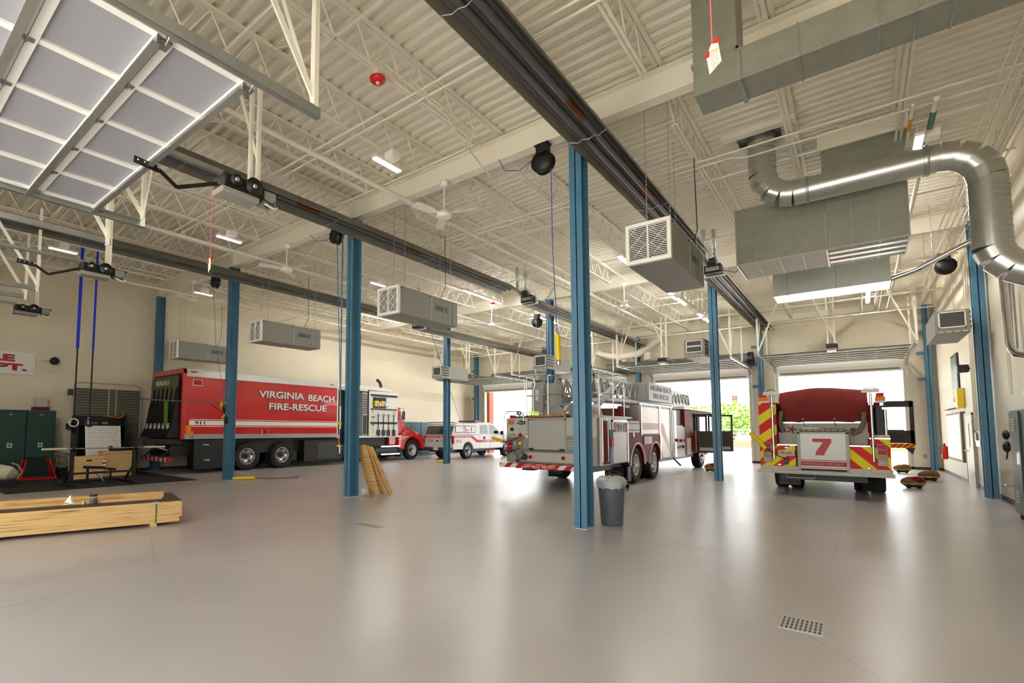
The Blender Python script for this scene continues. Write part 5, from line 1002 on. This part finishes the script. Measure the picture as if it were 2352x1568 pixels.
plybox(-17.5, 4.58, 5.32, .6, .66, 'pale plywood jump box with black hand slot', True); plybox(-17.85, 5.4, 6.23, .5, .79, 'taller brown plywood jump box beside the slotted one', False)
tag(B().bar((-17.9, 5.6, .83), (-17.9, 6.0, .83), .1, .07, black).sphere((-17.9, 5.62, .88), .07, black, 8).build('gym_bag'), 'small black bundle on top of the taller plywood box', 'bag')
o = thing('jump_stool', 'red steel tube plyometric stool in front of the dark lockers', 'stool', (-18.8, 3.9, 0))
y0, y1 = 3.55, 4.33
B().box(-18.82, -18.4, 3.64, 4.22, .6, .63, black).build('top', o)
for x, xs in ((-18.3, -18.42), (-18.88, -18.8)):
    for y, ys in ((3.52, 3.66), (4.35, 4.2)): B().bar((x, y, .03), (xs, ys, .6), .035, .035, brred).build('leg', o)
B().bar((-18.3, 3.5, .03), (-18.3, 4.37, .03), .035, .035, brred).bar((-18.88, 3.5, .03), (-18.88, 4.37, .03), .035, .035, brred).bar((-18.3, 3.52, .03), (-18.88, 3.52, .03), .035, .035, brred).bar((-18.3, 4.35, .03), (-18.88, 4.35, .03), .035, .035, brred).build('base_frame', o)
for i, (a, c) in enumerate(((4.42, 3.72), (3.7, 3.0), (2.98, 2.3))):
    o = thing('locker', 'dark green wide steel locker on the left wall, %s from the gym rack' % ORD[i], 'locker', (-19.2, c, 0), 'dark green lockers on the left wall')
    B().box(-19.58, -18.95, c, a, 0, 2.0, green).box(-19.58, -18.93, c, a, 2.0, 2.03, mat('locker_top', (60, 78, 74), .35) if 'locker_top' not in MATS else MATS['locker_top']).build('body', o)
    d = B().box(-18.95, -18.935, c + .03, a - .03, .08, 1.97, green).build('door', o, .004)
    B().box(-18.935, -18.92, c + .28, c + .4, .92, 1.06, lgrey).box(-18.92, -18.91, c + .32, c + .36, .96, 1.02, black).build('latch_plate', d); B().box(-18.935, -18.93, c + .3, c + .38, 1.88, 1.91, lgrey).build('number_tag', d)
tag(B().box(-19.4, -19.15, 3.95, 4.22, 2.14, 2.42, silver).build('metal_canister'), 'square silver metal box on top of the lockers', 'box'); tag(B().box(-19.45, -19.05, 3.9, 4.27, 2.03, 2.14, dred).box(-19.06, -19.03, 3.95, 4.2, 2.05, 2.1, black).build('portable_radio'), 'dark red radio under the silver box on the lockers', 'radio')
b = B()
for i in range(60): b.tube([(-18.8 + random.uniform(-.18, .18), 4.48 + random.uniform(0, .34), .28 + random.uniform(0, .45)) for _ in range(4)], .02, rope, 5)
tag(b.box(-18.95, -18.65, 4.5, 4.8, .012, .3, black).build('rope_pile'), 'tangled pile of pale rope between the lockers and the rack', 'rope')
o = thing('kit_bag', 'bulky cream canvas bag lying on stacked weight plates at left', 'bag', (-16.7, 2.9, .2))
B().sphere((-16.7, 2.88, .36), .2, MATS['plate_cream'], 14, (1.0, 1.25, .95)).sphere((-16.65, 3.0, .32), .17, rope, 10, (1, 1, .9)).sphere((-16.75, 2.8, .46), .14, MATS['plate_cream'], 10, (1, 1.2, .8)).build('sack', o); B().tube([(-16.45, 3.1, .2), (-16.4, 3.18, .4), (-16.5, 3.1, .56), (-16.6, 3.0, .6)], .02, rope).build('handle', o)
for i in range(3): tag(B().cyl((-16.55, 2.85 + .02 * i, .012 + i * .055), (-16.55, 2.85 + .02 * i, .06 + i * .055), .26 - .01 * i, rubber, 28).cyl((-16.55, 2.85 + .02 * i, .06 + i * .055), (-16.55, 2.85 + .02 * i, .064 + i * .055), .06, darkg, 14).build('weight_plate'), 'black weight plate under the cream bag, %s of three' % ('bottom', 'middle', 'top')[i], 'weight plate', 'weight plates under the bag')
# shutter rack behind
o = thing('slatted_frame', 'tall grey slatted metal panel with rounded pipe frame against the left wall', 'metal panel', (-19.3, 5.95, 0))
B().tube([(-19.3, 4.93, .0), (-19.3, 4.93, 2.8), (-19.3, 4.97, 2.93), (-19.3, 5.08, 2.98), (-19.3, 6.75, 2.98), (-19.3, 6.88, 2.93), (-19.3, 6.93, 2.8), (-19.3, 6.93, .0)], .022, lgrey, 8).build('pipe_frame', o)
mstripe('panel_slats', (124, 122, 106), (84, 84, 72), (0, 0, 1), .09, duty=.6, rough=.5, metal=.3, bump=.5)
B().box(-19.36, -19.33, 4.96, 6.9, .35, 2.8, MATS['panel_slats']).build('slats', o)
for y in (5.42, 5.94, 6.16): B().box(-19.33, -19.3, y - .02, y + .02, 1.5, 2.8, lgrey).build('vertical_rail', o)
for z in (2.7, 1.6): B().box(-19.35, -19.25, 4.78, 4.92, z - .15, z + .05, darkg).build('bracket', o)
o = thing('equipment_shelf', 'black shelf of gear behind the whiteboard in the gym corner', 'shelf', (-18.7, 5.5, 0))
B().box(-19.0, -18.5, 4.85, 6.25, 1.58, 1.62, black).box(-19.0, -18.95, 4.85, 6.25, .05, 1.9, black).box(-19, -18.5, 4.85, 4.9, 0, 1.9, black).box(-19, -18.5, 6.2, 6.25, 0, 1.9, black).box(-19, -18.5, 4.85, 6.25, .05, .1, black).build('frame', o)
tag(B().cyl((-18.6, 5.18, 1.62), (-18.6, 5.18, 1.8), .035, mat('pale_blue_bottle', (150, 180, 190), .3), 12).cyl((-18.6, 5.18, 1.8), (-18.6, 5.18, 1.85), .018, white, 10).build('water_bottle'), 'pale blue water bottle on the black shelf', 'bottle')
tag(B().tube([(-18.5, 5.55, 1.9), (-18.45, 5.8, 1.86), (-18.45, 6.0, 1.84), (-18.5, 6.12, 1.88), (-18.5, 6.14, 2.1)], .018, mat('orange_rope', (220, 90, 30), .7), 8).build('orange_strap'), 'orange strap draped over the black shelf', 'strap')
for y in (5.35, 5.65): tag(B().sphere((-18.62, y, 1.66), .07, rope, 8, (1, 1.5, .6)).build('coiled_rope'), 'small coil of pale rope on the black shelf, %s one' % ('left' if y < 5.5 else 'right'), 'rope', 'rope coils on the shelf')
o = thing('whiteboard', 'white dry-erase board with handwriting leaning on the black shelf', 'whiteboard', (-18.3, 5.5, .5))
B().bar((-18.2, 5.54, .5), (-18.42, 5.54, 1.57), .98, .02, white, (1, 0, .2)).build('panel', o)
b = B()
for i in range(14):
    y = 5.12
    while y < 5.95: w = random.uniform(.04, .14); b.bar((-18.407 + i * .0133 + .012, y, 1.50 - i * .065 + .002), (-18.407 + i * .0133 + .012, min(y + w, 5.98), 1.50 - i * .065), .004, .012, MATS['ink']); y += w + .03
b.build('handwriting', o)
for i, y in enumerate((4.1, 4.45)):
    y -= .08; o = thing('hanging_strap', 'blue webbing strap with black lower half hanging over the gym, %s one' % ('left' if i == 0 else 'right'), 'strap', (-15.59, y, 1.5), 'long straps hanging over the gym')
    B().box(-15.6, -15.58, y - .035 + .01 * i, y + .035 - .01 * i, 3.58, 6.3, bluestrap).build('blue_webbing', o); B().box(-15.595, -15.585, y - .018, y + .018, 1.74, 3.6, black).build('black_strap', o)
    B().tube([(-15.59, y + .1 * math.sin(2 * PI * q / 16), 1.64 + .1 * math.cos(2 * PI * q / 16)) for q in range(17)], .016, MATS['plate_cream'] if i == 0 else black, 8).build('grip_ring', o)
# wall sign, speakers
o = thing('wall_sign', 'white sign board with red letters ending RE and PT on the left wall', 'sign', (-19.58, 2.8, 3.1))
B().box(-19.6, -19.56, 1.7, 3.95, 3.13, 3.8, white).build('board', o)
for s, y, z, w in (('FIRE', 2.4, 3.52, 1.05), ('DEPT.', 2.3, 3.25, 1.45)):
    text(s, (-19.558, y + .015, z - .012), (0, 1, 0), (0, 0, 1), w, .2, darktx, o, bold=.04, name='letter_shadow'); text(s, (-19.554, y, z), (0, 1, 0), (0, 0, 1), w, .2, redtx, o, bold=.04)
tag(B().box(-19.6, -19.57, 1.9, 2.95, 2.15, 3.0, white).build('notice_board'), 'white notice board under the red lettered sign on the left wall', 'board')
for x, y, z, w in ((-19.5, 4.43, 3.62, 'left wall over the gym'), (-19.4, 7.9 + 10.6, 3.1, 'left wall over the red truck cab')):
    o = thing('loudspeaker', 'small black round loudspeaker on the ' + w, 'speaker', (x, y, z), 'small wall loudspeakers'); B().lathe([(0, .12), (.09, .12), (.12, .08), (.12, -.02), (.06, -.1), (0, -.1)], (x, y, z), 'x', black, 18).build('case', o); B().box(-19.62, x, y - .02, y + .02, z - .02, z + .02, black).build('bracket', o)
o = thing('loudspeaker', 'black box loudspeaker on the right wall before the poster', 'speaker', (2.2, 19.3, 3.15), 'small wall loudspeakers'); B().box(2.08, 2.3, 19.2, 19.45, 3.05, 3.25, black).build('case', o, .02); B().box(2.28, 2.35, 19.3, 19.35, 3.12, 3.18, black).build('bracket', o)
for i, y in enumerate((19.9, 20.75, 21.6)):
    o = thing('locker', 'teal wide locker between the red truck and the pickup, %s one' % ('nearest', 'middle', 'farthest')[i], 'locker', (-19.3, y, 0), 'teal lockers behind the red truck'); B().box(-19.6, -19.15, y, y + .83, 0, 1.88, teal).box(-19.6, -19.13, y, y + .83, 1.88, 1.92, lgrey).build('body', o); B().box(-19.15, -19.135, y + .03, y + .8, .08, 1.85, teal).build('door', o)

# ------------------------------------------------------------------ training straps on the third column
o = thing('suspension_trainer', 'black straps with yellow handles hooked round the third blue column', 'exercise straps', (-14.2, 7.3, 1.6))
B().bar((-14.3, 7.32, 2.24), (-15.6, 5.5, 2.33), .01, .03, black).bar((-14.5, 7.1, 2.2), (-14.18, 7.33, 1.95), .01, .025, black).bar((-14.28, 7.33, 2.2), (-14.05, 7.34, 1.75), .02, .05, black).build('strap', o)
B().sphere((-14.28, 7.3, 2.2), .08, mat('yellow_web', (222, 170, 20), .7), 8, (.6, .6, 1.4)).build('yellow_pouch', o); B().cyl((-14.22, 7.3, 1.8), (-14.1, 7.3, 1.88), .03, yellow, 10).build('handle', o); B().sphere((-14.03, 7.33, 1.72), .1, black, 10, (1, .5, 1)).build('coiled_strap', o)
for z in (1.95, 2.23): B().box(-14.2, -14.12, 7.33, 7.37, z - .02, z + .02, silver).build('clamp', o)
# trash can, boards by columns
o = thing('trash_can', 'round grey plastic trash can with clear liner behind the nearest column', 'trash can', (-3.06, 8.0, 0))
gp = mat('grey_plastic', (84, 92, 98), .45)
B().lathe([(0, 0), (.15, 0), (.165, .02), (.2, .56), (.2, .57), (.215, .58), (.215, .68), (.19, .68), (.19, .6), (.14, .03), (0, .03)], (-3.06, 8.02, 0), 'z', gp, 32).build('bin', o)
B().box(-2.86, -2.8, 7.96, 8.08, .6, .64, gp).box(-2.81, -2.8, 7.96, 8.08, .55, .64, gp).build('handle', o)
b = B(); n = 28; vs = []
for k, (r, z) in enumerate(((.22, .58), (.225, .66), (.22, .71), (.19, .74), (.12, .76), (.03, .7))): vs += [(-3.06 + (r + .012 * math.sin(i * 5 + k * 2)) * math.cos(2 * PI * i / n), 8.02 + (r + .012 * math.sin(i * 3 + k)) * math.sin(2 * PI * i / n), z + .012 * math.sin(i * 4 + k)) for i in range(n)]
b.add(vs, [(i + k * n, (i + 1) % n + k * n, (i + 1) % n + (k + 1) * n, i + (k + 1) * n) for k in range(5) for i in range(n)], plast, True).build('bin_liner', o)
for i, (x, y, lx, w, m_, nm, lab) in enumerate(((-8.62, 8.12, -8.8, .06, wood, 'plywood_board', 'brown plywood board leaning behind the second blue column'), (-8.52, 8.3, -8.78, .05, wood, 'lumber_board', 'pale pine board leaning behind the second blue column'), (-8.45, 8.45, -8.75, .05, MATS['plywood'], 'lumber_board', 'pale plank leaning outermost behind the second blue column'))):
    y1 = 7.75 + i * .06
    tag(B().bar((x, y, .01), (x - .06, y1 + .0, 1.13 - .02 * i), .025 + .02 * (i > 0), .34 if i == 0 else .14, m_, (1, 0, 0)).build(nm), lab, 'board', 'boards leaning on the second column')
tag(B().sphere((-8.62, 7.78, .09), .1, plast, 10, (1.1, .9, .95)).build('plastic_bag'), 'crumpled clear plastic bag at the foot of the second blue column', 'bag')
# plywood stack
o = thing('plywood_stack', 'long strapped stack of plywood sheets lying on the floor at left', 'lumber', (-8.4, 2.5, 0))
edge = mat('ply_edge', (214, 176, 116), .7); n = edge.node_tree.nodes; l = edge.node_tree.links; b_ = n['Principled BSDF']
tc = n.new('ShaderNodeTexCoord'); mp = n.new('ShaderNodeMapping'); mp.inputs['Scale'].default_value = (.5, .5, 34); tn = n.new('ShaderNodeTexNoise'); tn.inputs['Scale'].default_value = 3; tn.inputs['Detail'].default_value = 8
r_ = n.new('ShaderNodeValToRGB'); r_.color_ramp.elements[0].color = (*lin((110, 74, 34)), 1); r_.color_ramp.elements[0].position = .3; r_.color_ramp.elements[1].color = (*lin((222, 184, 122)), 1); r_.color_ramp.elements[1].position = .46
l.new(tc.outputs['Object'], mp.inputs[0]); l.new(mp.outputs[0], tn.inputs['Vector']); l.new(tn.outputs[0], r_.inputs[0]); l.new(r_.outputs[0], b_.inputs['Base Color'])
C0 = Vector((-8.22, 3.62, 0)); d = Vector((.27, 1, 0)).normalized(); q = Vector((-d.y, d.x, 0)); topm = mat('ply_top', (74, 58, 38), .7)
def slab(b, a0, a1, c0, c1, z0, z1, m):
    p = [C0 - d * a + q * c for a, c in ((a0, c0), (a1, c0), (a1, c1), (a0, c1))]
    return b.add([(v.x, v.y, z0) for v in p] + [(v.x, v.y, z1) for v in p], [(0, 1, 2, 3), (7, 6, 5, 4), (0, 4, 5, 1), (1, 5, 6, 2), (2, 6, 7, 3), (3, 7, 4, 0)], m)
b = B()
for i in range(17): j = random.uniform(0, .02) + (.03 if i < 4 else 0); slab(b, j, 2.44 + j, random.uniform(0, .004), 1.22, .05 + i * .0185, .05 + i * .0185 + .0178, edge)
b.build('sheets', o); slab(B(), .01, 2.44, .004, 1.22, .366, .369, topm).build('top_sheet', o)
for a in (.35, 2.3): slab(B(), a, a + .09, .01, 1.2, .0, .05, ply).build('runner', o)
s_ = mat('strap_green', (24, 120, 60), .4)
st = slab(B(), .36, .376, -.005, -.001, .05, .372, s_); slab(st, .36, .376, -.005, 1.22, .369, .373, s_).build('steel_strap', o); slab(B(), .33, .42, -.006, -.0055 + .003, .34, .372, lgrey).build('strap_protector', o)
for i, (c, z, a) in enumerate(((.35, .371, .25), (.46, .371, .32), (.58, .371, .2))):
    bb = B(); slab(bb, a, 2.5, c, c + .089, z, z + .038 + .05 * (i == 2), wood); tag(bb.build('lumber_board'), 'pale pine stud lying on the plywood stack, %s' % ('nearest of three', 'middle of three', 'farthest of three')[i], 'board', 'studs on the plywood stack')
o = thing('glass_jar', 'clear jar of dark screws with a black lid on the plywood stack', 'jar', (-8.85, 2.55, .37))
jx, jy = -8.84, 2.58
B().lathe([(0, .372), (.05, .372), (.055, .385), (.055, .47), (.045, .485), (0, .485)], (jx, jy, 0), 'z', mat('jar_plastic', (150, 156, 156), .1, alpha=.35), 20).build('jar_body', o); B().lathe([(0, .376), (.048, .376), (.048, .45), (0, .45)], (jx, jy, 0), 'z', mat('screws', (70, 72, 74), .4, .7, noise=.6, scale=80, bump=1), 16).build('screws', o); B().cyl((jx, jy, .482), (jx, jy, .505), .05, black, 20).build('lid', o)
b = B(); tp_ = Vector((-8.93, 2.33, .371)); vs = [tp_ + Vector((.1 * i / 3 - .12, .14 * j / 3 - .1, (.13 if (i, j) in ((2, 2),) else .06 if (i, j) in ((1, 2), (2, 1), (3, 2)) else .005) + .006 * ((i * 3 + j) % 3))) for i in range(5) for j in range(5)]
g = tag(b.add(vs, [(i * 5 + j, i * 5 + j + 1, i * 5 + j + 6, i * 5 + j + 5) for i in range(4) for j in range(4)], white).build('paper_towel'), 'crumpled white paper towel on the plywood stack beside the jar', 'paper'); mo = g.modifiers.new('s', 'SOLIDIFY'); mo.thickness = .002
tag(B().lathe([(0, .371), (.022, .371), (.02, .4), (.012, .42), (0, .425)], (-8.87, 2.46, 0), 'z', MATS['plate_cream'], 12).build('small_cup'), 'small cream cup between the jar and the paper towel', 'cup')

# ------------------------------------------------------------------ right wall
dw = mat('door_cream', (226, 216, 192), .4)
o = struct(B().box(XE - .05, XE, 19.4, 20.6, 0, 1.93, dw).build('door_9')); B().box(XE - .06, XE - .0, 19.34, 19.4, 0, 1.98, lgrey).box(XE - .06, XE, 20.6, 20.66, 0, 1.98, lgrey).box(XE - .06, XE, 19.34, 20.66, 1.93, 1.98, lgrey).build('door_frame', o)
B().box(XE - .056, XE - .05, 19.9, 19.96, 1.05, 1.7, glass).build('vision_pane', o); B().cyl((XE - .12, 20.4, .95), (XE - .05, 20.4, .95), .015, chrome, 8).cyl((XE - .12, 20.4, .95), (XE - .12, 20.25, .95), .012, chrome, 8).build('handle', o)
for z in (.3, 1.0, 1.65): B().box(XE - .065, XE - .05, 19.42, 19.46, z, z + .12, silver).build('hinge', o)
o = thing('bulletin_board', 'large pale whiteboard in a wooden frame on the right wall', 'board', (2.3, 22.5, .6)); B().box(2.26, 2.33, 20.95, 24.1, .58, 2.05, mat('board_frame', (120, 108, 84), .6)).build('frame', o); B().box(2.255, 2.262, 21.1, 24.0, .65, 1.98, white).build('panel', o)
o = thing('framed_poster', 'tall framed poster of a colourful painting on the right wall', 'poster', (2.32, 22, 2.42)); B().box(2.31, 2.34, 21.35, 22.65, 2.4, 3.82, black).build('frame', o)
pm = mat('poster_paint', (90, 110, 80), .4); n = pm.node_tree.nodes; l = pm.node_tree.links; tn = n.new('ShaderNodeTexNoise'); tn.inputs['Scale'].default_value = 2.2; rr = n.new('ShaderNodeValToRGB'); rr.color_ramp.elements[0].color = (*lin((40, 70, 50)), 1); rr.color_ramp.elements[1].color = (*lin((210, 120, 70)), 1); e_ = rr.color_ramp.elements.new(.5); e_.color = (*lin((120, 130, 90)), 1); rr.color_ramp.elements[0].position = .35; rr.color_ramp.elements[1].position = .65
tc = n.new('ShaderNodeTexCoord'); l.new(tc.outputs['Object'], tn.inputs['Vector']); l.new(tn.outputs[0], rr.inputs[0]); l.new(rr.outputs[0], n['Principled BSDF'].inputs['Base Color']); B().box(2.3, 2.312, 21.43, 22.57, 2.48, 3.74, pm).build('picture', o)
tag(B().box(2.2, 2.34, 20.75, 21.05, 2.15, 2.72, yellow).build('yellow_case'), 'yellow upright case fixed above the right wall board', 'case')
o = thing('coat_hooks', 'black coat hook rail above the board on the right wall', 'hooks', (2.32, 22.6, 2.2)); B().box(2.31, 2.34, 21.2, 24.2, 2.18, 2.22, black).build('rail', o)
for i in range(8): B().cyl((2.31, 21.4 + i * .36, 2.2), (2.22, 21.4 + i * .36, 2.17), .012, black, 6).build('hook', o)
o = thing('fire_extinguisher', 'red fire extinguisher on the right wall beside the pale board', 'fire extinguisher', (2.2, 24.7, .5)); B().lathe([(0, .52), (.07, .52), (.08, .55), (.08, .9), (.04, .98), (.02, 1.0), (0, 1.0)], (2.24, 24.7, 0), 'z', brred, 18).build('cylinder', o); B().box(2.22, 2.26, 24.66, 24.76, 1.0, 1.06, black).build('valve_head', o); B().tube([(2.22, 24.7, 1.02), (2.14, 24.7, .95), (2.15, 24.7, .7)], .01, black).box(2.3, 2.34, 24.67, 24.73, .6, .95, black).build('hose', o)
tag(B().box(2.31, 2.34, 19.05, 19.2, 1.2, 1.45, lgrey).build('wall_switch'), 'grey switch box beside the right wall door', 'switch')
tag(B().box(2.3, 2.34, 18.45, 19.0, 1.1, 1.25, silver).build('wall_dispenser'), 'silver shelf bracket between the door and the blue column on the right wall', 'bracket')
tag(B().box(1.85, 1.95, 26.97, 26.995, .45, .6, lgrey).build('power_outlet'), 'grey outlet low on the front wall right of the fire engine door', 'outlet')
for z, s, w in ((1.42, .13, 'upper'), (1.18, .15, 'lower')): tag(B().sphere((2.27, 15.25, z), s * .85, black, 14, (.5, 1, .9)).box(2.3, 2.35, 15.22, 15.28, z - .03, z + .03, black).build('helmet'), 'black helmet hung on the right wall between column and locker, %s one' % w, 'helmet', 'black helmets on the wall')
tag(B().tube([(2.28, 15.22, 1.1), (2.26, 15.2, .95), (2.26, 15.3, .92), (2.28, 15.3, 1.08)], .008, black, 6).build('helmet_strap'), 'thin black strap loop under the lower helmet', 'strap')
tag(B().cyl((2.2, 15.1, .42), (2.35, 15.1, .42), .025, silver, 10).cyl((2.2, 15.04, .42), (2.2, 15.16, .42), .012, silver, 8).build('hose_bib'), 'small silver tap low on the right wall', 'tap')
o = thing('locker', 'tall dark green steel locker at the right edge on the right wall', 'locker', (2.15, 12.4, 0)); B().box(2.02, 2.34, 11.7, 13.2, .1, 1.85, green).build('body', o, .008); dd = B().box(2.005, 2.02, 12.5, 13.16, .14, 1.82, green).build('door', o)
for z0 in (1.5, .3):
    for i in range(5): B().box(1.998, 2.006, 12.75, 13.0, z0 + i * .045, z0 + .02 + i * .045, lgrey).build('vent', dd)
B().box(1.99, 2.006, 12.6, 12.65, .95, 1.15, chrome).build('handle', dd)
B().box(2.05, 2.3, 11.8, 11.9, 0, .1, black).box(2.05, 2.3, 13.05, 13.15, 0, .1, black).build('foot', o)
tag(B().box(2.2, 2.35, 11.9, 13.3, 2.0, 2.2, lgrey).build('wall_cabinet'), 'pale grey box on the right wall above the dark locker', 'box')
# turnout gear
tg = mat('turnout_tan', (120, 82, 40), .85, noise=.2, scale=12)
for i, (x, y, w) in enumerate(((1.03, 18.3, 'nearest the fire engine'), (1.55, 21.3, 'behind, nearer the front wall'), (-4.15, 20.6, 'beside the ladder truck front wheel'), (1.12, 24.6, 'in the fire engine doorway'))):
    o = thing('turnout_gear', 'tan firefighter trousers folded over boots on the floor, ' + w, 'firefighter gear', (x, y, 0), 'turnout gear on the floor')
    B().sphere((x, y, .15), .22, tg, 14, (1.15, .9, .65)).sphere((x + .08, y - .05, .22), .15, dred if i % 2 == 0 else tg, 12, (1, 1, .6)).build('trousers', o)
    B().lathe([(.235, .1), (.245, .11), (.235, .13), (.225, .11)], (x, y, 0), 'z', mat('hi_vis', (176, 180, 84), .5) if 'hi_vis' not in MATS else MATS['hi_vis'], 18).build('reflective_band', o)
    for s in (-.1, .1): B().sphere((x + s, y - .2, .06), .08, rubber, 10, (.8, 1.5, .75)).build('boot', o)

# ------------------------------------------------------------------ outside
conc = mat('concrete', (214, 208, 196), .8, noise=.04)
tag(B().box(-70, 50, YF + .25, 110, -.2, -.02, conc).build('driveway'), 'bright concrete driveway outside the front doors', 'driveway')
tag(B().box(-70, 50, -60, YR - .25, -.2, -.02, conc).build('rear_apron'), 'concrete apron behind the building', 'driveway')
brk = mat('brick_red', (178, 90, 70), .85, noise=.15, scale=10)
tag(B().box(-40, -4, 50, 50.4, -.01, .62, brk).build('brick_planter'), 'low red brick wall across the road behind the ladder truck', 'wall', 'low brick walls')
tag(B().box(-2, 12, 50, 50.4, -.01, .62, brk).build('brick_planter'), 'low red brick wall seen past the fire engine', 'wall', 'low brick walls')
o = thing('rail_fence', 'white railing fence above the low brick wall', 'fence', (-20, 50.2, .62))
for i in range(19): B().box(-39.9 + i * 2 - .05, -39.9 + i * 2 + .05, 50.15, 50.25, .62, 1.6, white).build('post', o)
for z in (.85, 1.2, 1.52): B().box(-40, -4, 50.17, 50.22, z, z + .06, white).build('rail', o)
def tree(x, y, h, r, label):
    o = thing('tree', label, 'tree', (x, y, 0), 'trees across the road')
    B().tube([(x, y, 0), (x + .1, y, h * .3), (x, y, h * .6)], .14, mat('bark', (92, 70, 50), .9) if 'bark' not in MATS else MATS['bark'], 8).build('trunk', o)
    lf = MATS.get('leaves') or mat('leaves', (116, 150, 60), .7, noise=.35, scale=3); b = B(); rnd = random.Random(int(x * 10))
    for i in range(1500):
        while True:
            v = Vector((rnd.uniform(-1, 1), rnd.uniform(-1, 1), rnd.uniform(-1, 1)))
            if v.length < 1 and v.length > .45: break
        c = Vector((x, y, h * .62)) + Vector((v.x * r, v.y * r, v.z * h * .4)) + Vector((math.sin(v.z * 7) * .15, 0, 0)); a = Vector((rnd.uniform(-1, 1), rnd.uniform(-1, 1), rnd.uniform(-.5, .5))).normalized() * .2; e = a.orthogonal().normalized() * .13
        b.add([c - a, c - e, c + a, c + e], [(0, 1, 2, 3)], lf)
    b.build('foliage', o)
tree(-9.4, 56, 4.2, 2.5, 'pale green tree seen left of the blue column through the ladder truck door'); tree(-3.9, 58, 4.3, 2.4, 'pale green tree seen right of the blue column through the ladder truck door')
tree(-32.5, 60, 4.6, 1.6, 'small yellow green tree seen through the pickup truck door'); tree(-14.0, 62, 4.2, 2.4, 'pale tree behind the ladder truck, partly hidden by its cab')
o = thing('traffic_light', 'red lit traffic light hanging over the road outside', 'traffic light', (-9.7, 60, 4.5))
B().box(-9.95, -9.5, 59.8, 60.0, 3.9, 5.05, darkg).build('housing', o)
for z, m in ((4.8, mat('signal_red', (255, 40, 30), .4, emit=6)), (4.48, amber), (4.16, darkg)): B().cyl((-9.72, 59.78, z), (-9.72, 59.8, z), .14, m, 16).build('lens', o)
B().cyl((-20, 60.1, 3.95), (2, 60.1, 3.95), .03, darkg, 6).build('span_wire', o); B().cyl((-20, 60.1, -.02), (-20, 60.1, 5), .15, lgrey, 10).build('pole', o)
o = thing('distant_building', 'pale low building with red framed windows across the road', 'building', (-38, 66, 0)); B().box(-50, -22, 66, 74, 0, 2.6, white).build('walls', o)
for i in range(7): B().box(-42 + i * 2.4, -41.5 + i * 2.4, 65.95, 66, 1.0, 1.9, mat('window_red', (170, 80, 74), .6) if i == 0 else MATS['window_red']).build('window', o)
tag(B().box(-18.75, -18.3, 27.3, 27.8, -.02, 4.5, brk).build('brick_pier'), 'red brick pier just outside the pickup truck door', 'pier')
